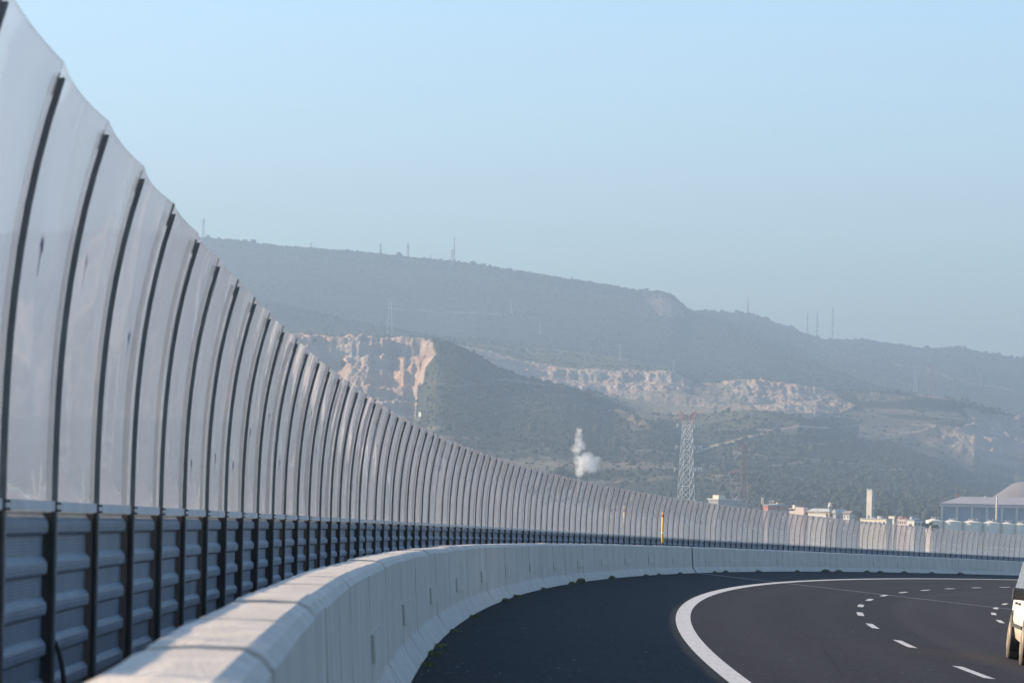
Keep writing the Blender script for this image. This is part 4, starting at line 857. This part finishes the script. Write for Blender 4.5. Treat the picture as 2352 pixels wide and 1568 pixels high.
# trees among the buildings
def tree(x,yt,w,d,label,mat,shape='round',n=420):
    p=at(x,yt,d); c=np.array([p[0],p[1],GZ]); H=p[2]-GZ; R=w/2*d/F; root=empty('tree' if shape!='cypress' else 'cypress_tree',c,label,'tree')
    t=MB(c); t.tube([c,c+np.array([.05*R,0,H*.4]),c+np.array([-.04*R,0,H*.9])],[max(.16,R*.12),max(.12,R*.09),.04],7)
    zc0=H*.15 if shape=='cypress' else H-2*R*1.15
    for k in range(5): a=k*1.3; t.bar(c+np.array([0,0,max(zc0,H*.3)+k*.1*R]),c+np.array([math.cos(a)*R*.6,math.sin(a)*R*.6,max(zc0,H*.3)+R*(.6+.2*k)]),.07,5,.03)
    t.build('trunk',M['bark'],root)
    cen=[(RNG.normal(0,.42,3)*np.array([R,R,R*.8])) for _ in range(9)]
    m=MB(c)
    for i in range(n):
        if shape=='cypress':
            z=RNG.uniform(0,1); rr=R*math.sqrt(RNG.uniform(.2,1))*min(1,(1-z)*2.2+.08)*min(1,z*6+.4); a=RNG.uniform(0,6.283); q=c+np.array([math.cos(a)*rr,math.sin(a)*rr,zc0+(H-zc0)*z]); s=R*.38
        else:
            g=cen[i%9]; v=RNG.normal(0,1,3); v/=np.linalg.norm(v); q=c+np.array([0,0,H-R*1.05])+g+v*R*.42*RNG.uniform(.6,1.05); s=R*.2
        u=RNG.normal(0,1,3); u/=np.linalg.norm(u); w_=np.cross(u,RNG.normal(0,1,3)); w_/=np.linalg.norm(w_)
        m.add([q-u*s,q+w_*s*.7,q+u*s,q-w_*s*.7],[(0,1,2,3)])
    m.build('crown',mat,root)
tree(1749,1158,13,1560,'dark cypress-like tree at the left end of the red workshop',M['cypress'],'cypress')
tree(1788,1163,9,1560,'small dark pointed tree in front of the red workshop',M['cypress'],'cypress')
tree(1832,1149,7,1640,'tall thin dark cypress above the white canopy',M['cypress'],'cypress')
tree(1851,1148,13,1640,'bare brown tree behind the pinkish block house',M['dryleaf'],'round',160)
tree(1914,1151,17,1600,'rust brown tree behind the cream vent tower',M['dryleaf'],'round',260)
tree(2024,1169,22,1560,'bushy brownish tree right of the concrete tower',M['dryleaf'],'round',520)
tree(2041,1167,10,1600,'dark pointed tree behind the bright cream cube',M['cypress'],'cypress')
tree(2062,1181,14,1500,'grey-green tree behind the pinkish office block',M['treeleaf'])
tree(2125,1196,22,1250,'yellow-green shrub tree at the left silo, left one',M['treeleaf'])
tree(2145,1199,24,1250,'wider green shrub tree in front of the leftmost silo',M['treeleaf'])
tree(1780,1154,9,1660,'faint dark tree behind the red workshop vents',M['treeleaf'])
tree(1972,1174,16,1600,'dark green tree left of the concrete tower foot',M['treeleaf'])

EXPO=1.57; HAZE=.00028; SKY=.112; AIR=1.1; DUST=.8; OZ=3.5; HCOL=(.292,.40,.52,1); SUN=5
# ------------------------------------------------------------------ air, sky, sun, camera
def boxmesh(name,lo,hi,mat):
    m=MB(((lo[0]+hi[0])/2,(lo[1]+hi[1])/2,lo[2])); m.box([(a+b)/2 for a,b in zip(lo,hi)],[b-a for a,b in zip(lo,hi)]); return m.build(name,mat)
hz=NT('haze_air'); pv=hz.n('ShaderNodeVolumePrincipled'); pv.inputs['Color'].default_value=HCOL; pv.inputs['Density'].default_value=HAZE; pv.inputs['Anisotropy'].default_value=.2
hz.l(pv.outputs[0],hz.out.inputs['Volume'])
h=boxmesh('haze',(-8800,-2900,-16),(10300,9300,545),hz.m); tag(h,kind='stuff')
wd=bpy.data.worlds.new('World'); sc.world=wd; wd.use_nodes=True; nt=wd.node_tree; nt.nodes.clear()
sk=nt.nodes.new('ShaderNodeTexSky'); sk.sky_type='NISHITA'; sk.sun_disc=False
EL=math.radians(21); AZ=math.radians(-76)       # sun low on the left, a little ahead
sk.sun_elevation=EL; sk.sun_rotation=AZ; sk.altitude=50; sk.air_density=AIR; sk.dust_density=DUST; sk.ozone_density=OZ
bg=nt.nodes.new('ShaderNodeBackground'); bg.inputs['Strength'].default_value=SKY; wo=nt.nodes.new('ShaderNodeOutputWorld')
nt.links.new(sk.outputs[0],bg.inputs[0]); nt.links.new(bg.outputs[0],wo.inputs[0])
sd=bpy.data.lights.new('sun','SUN'); sd.energy=SUN; sd.angle=math.radians(.42); sd.color=(1,.77,.53)
so=bpy.data.objects.new('sun',sd); link(so)
from mathutils import Vector
S=Vector((math.sin(AZ)*math.cos(EL),math.cos(AZ)*math.cos(EL),math.sin(EL))); so.rotation_euler=S.to_track_quat('Z','Y').to_euler()
cd=bpy.data.cameras.new('camera'); cd.sensor_width=36; cd.lens=36*F/2352; cd.clip_end=30000; cd.clip_start=.5
cd.shift_y=(YH-784)/2352
cd.dof.use_dof=True; cd.dof.focus_distance=110; cd.dof.aperture_fstop=11
co=bpy.data.objects.new('camera',cd); link(co); 
from mathutils import Matrix
co.matrix_world=Matrix.Rotation(math.pi/2,4,'X')@Matrix.Rotation(ROLL,4,'Z')
sc.camera=co
sc.view_settings.view_transform='Standard'; sc.view_settings.look='None'; sc.view_settings.exposure=EXPO; sc.view_settings.gamma=1
c=sc.cycles; c.use_denoising=True; c.max_bounces=8; c.transparent_max_bounces=32; c.volume_bounces=3; c.diffuse_bounces=3; c.glossy_bounces=3; c.use_adaptive_sampling=True; c.adaptive_threshold=.01
c.volume_max_steps=256; c.sample_clamp_indirect=8
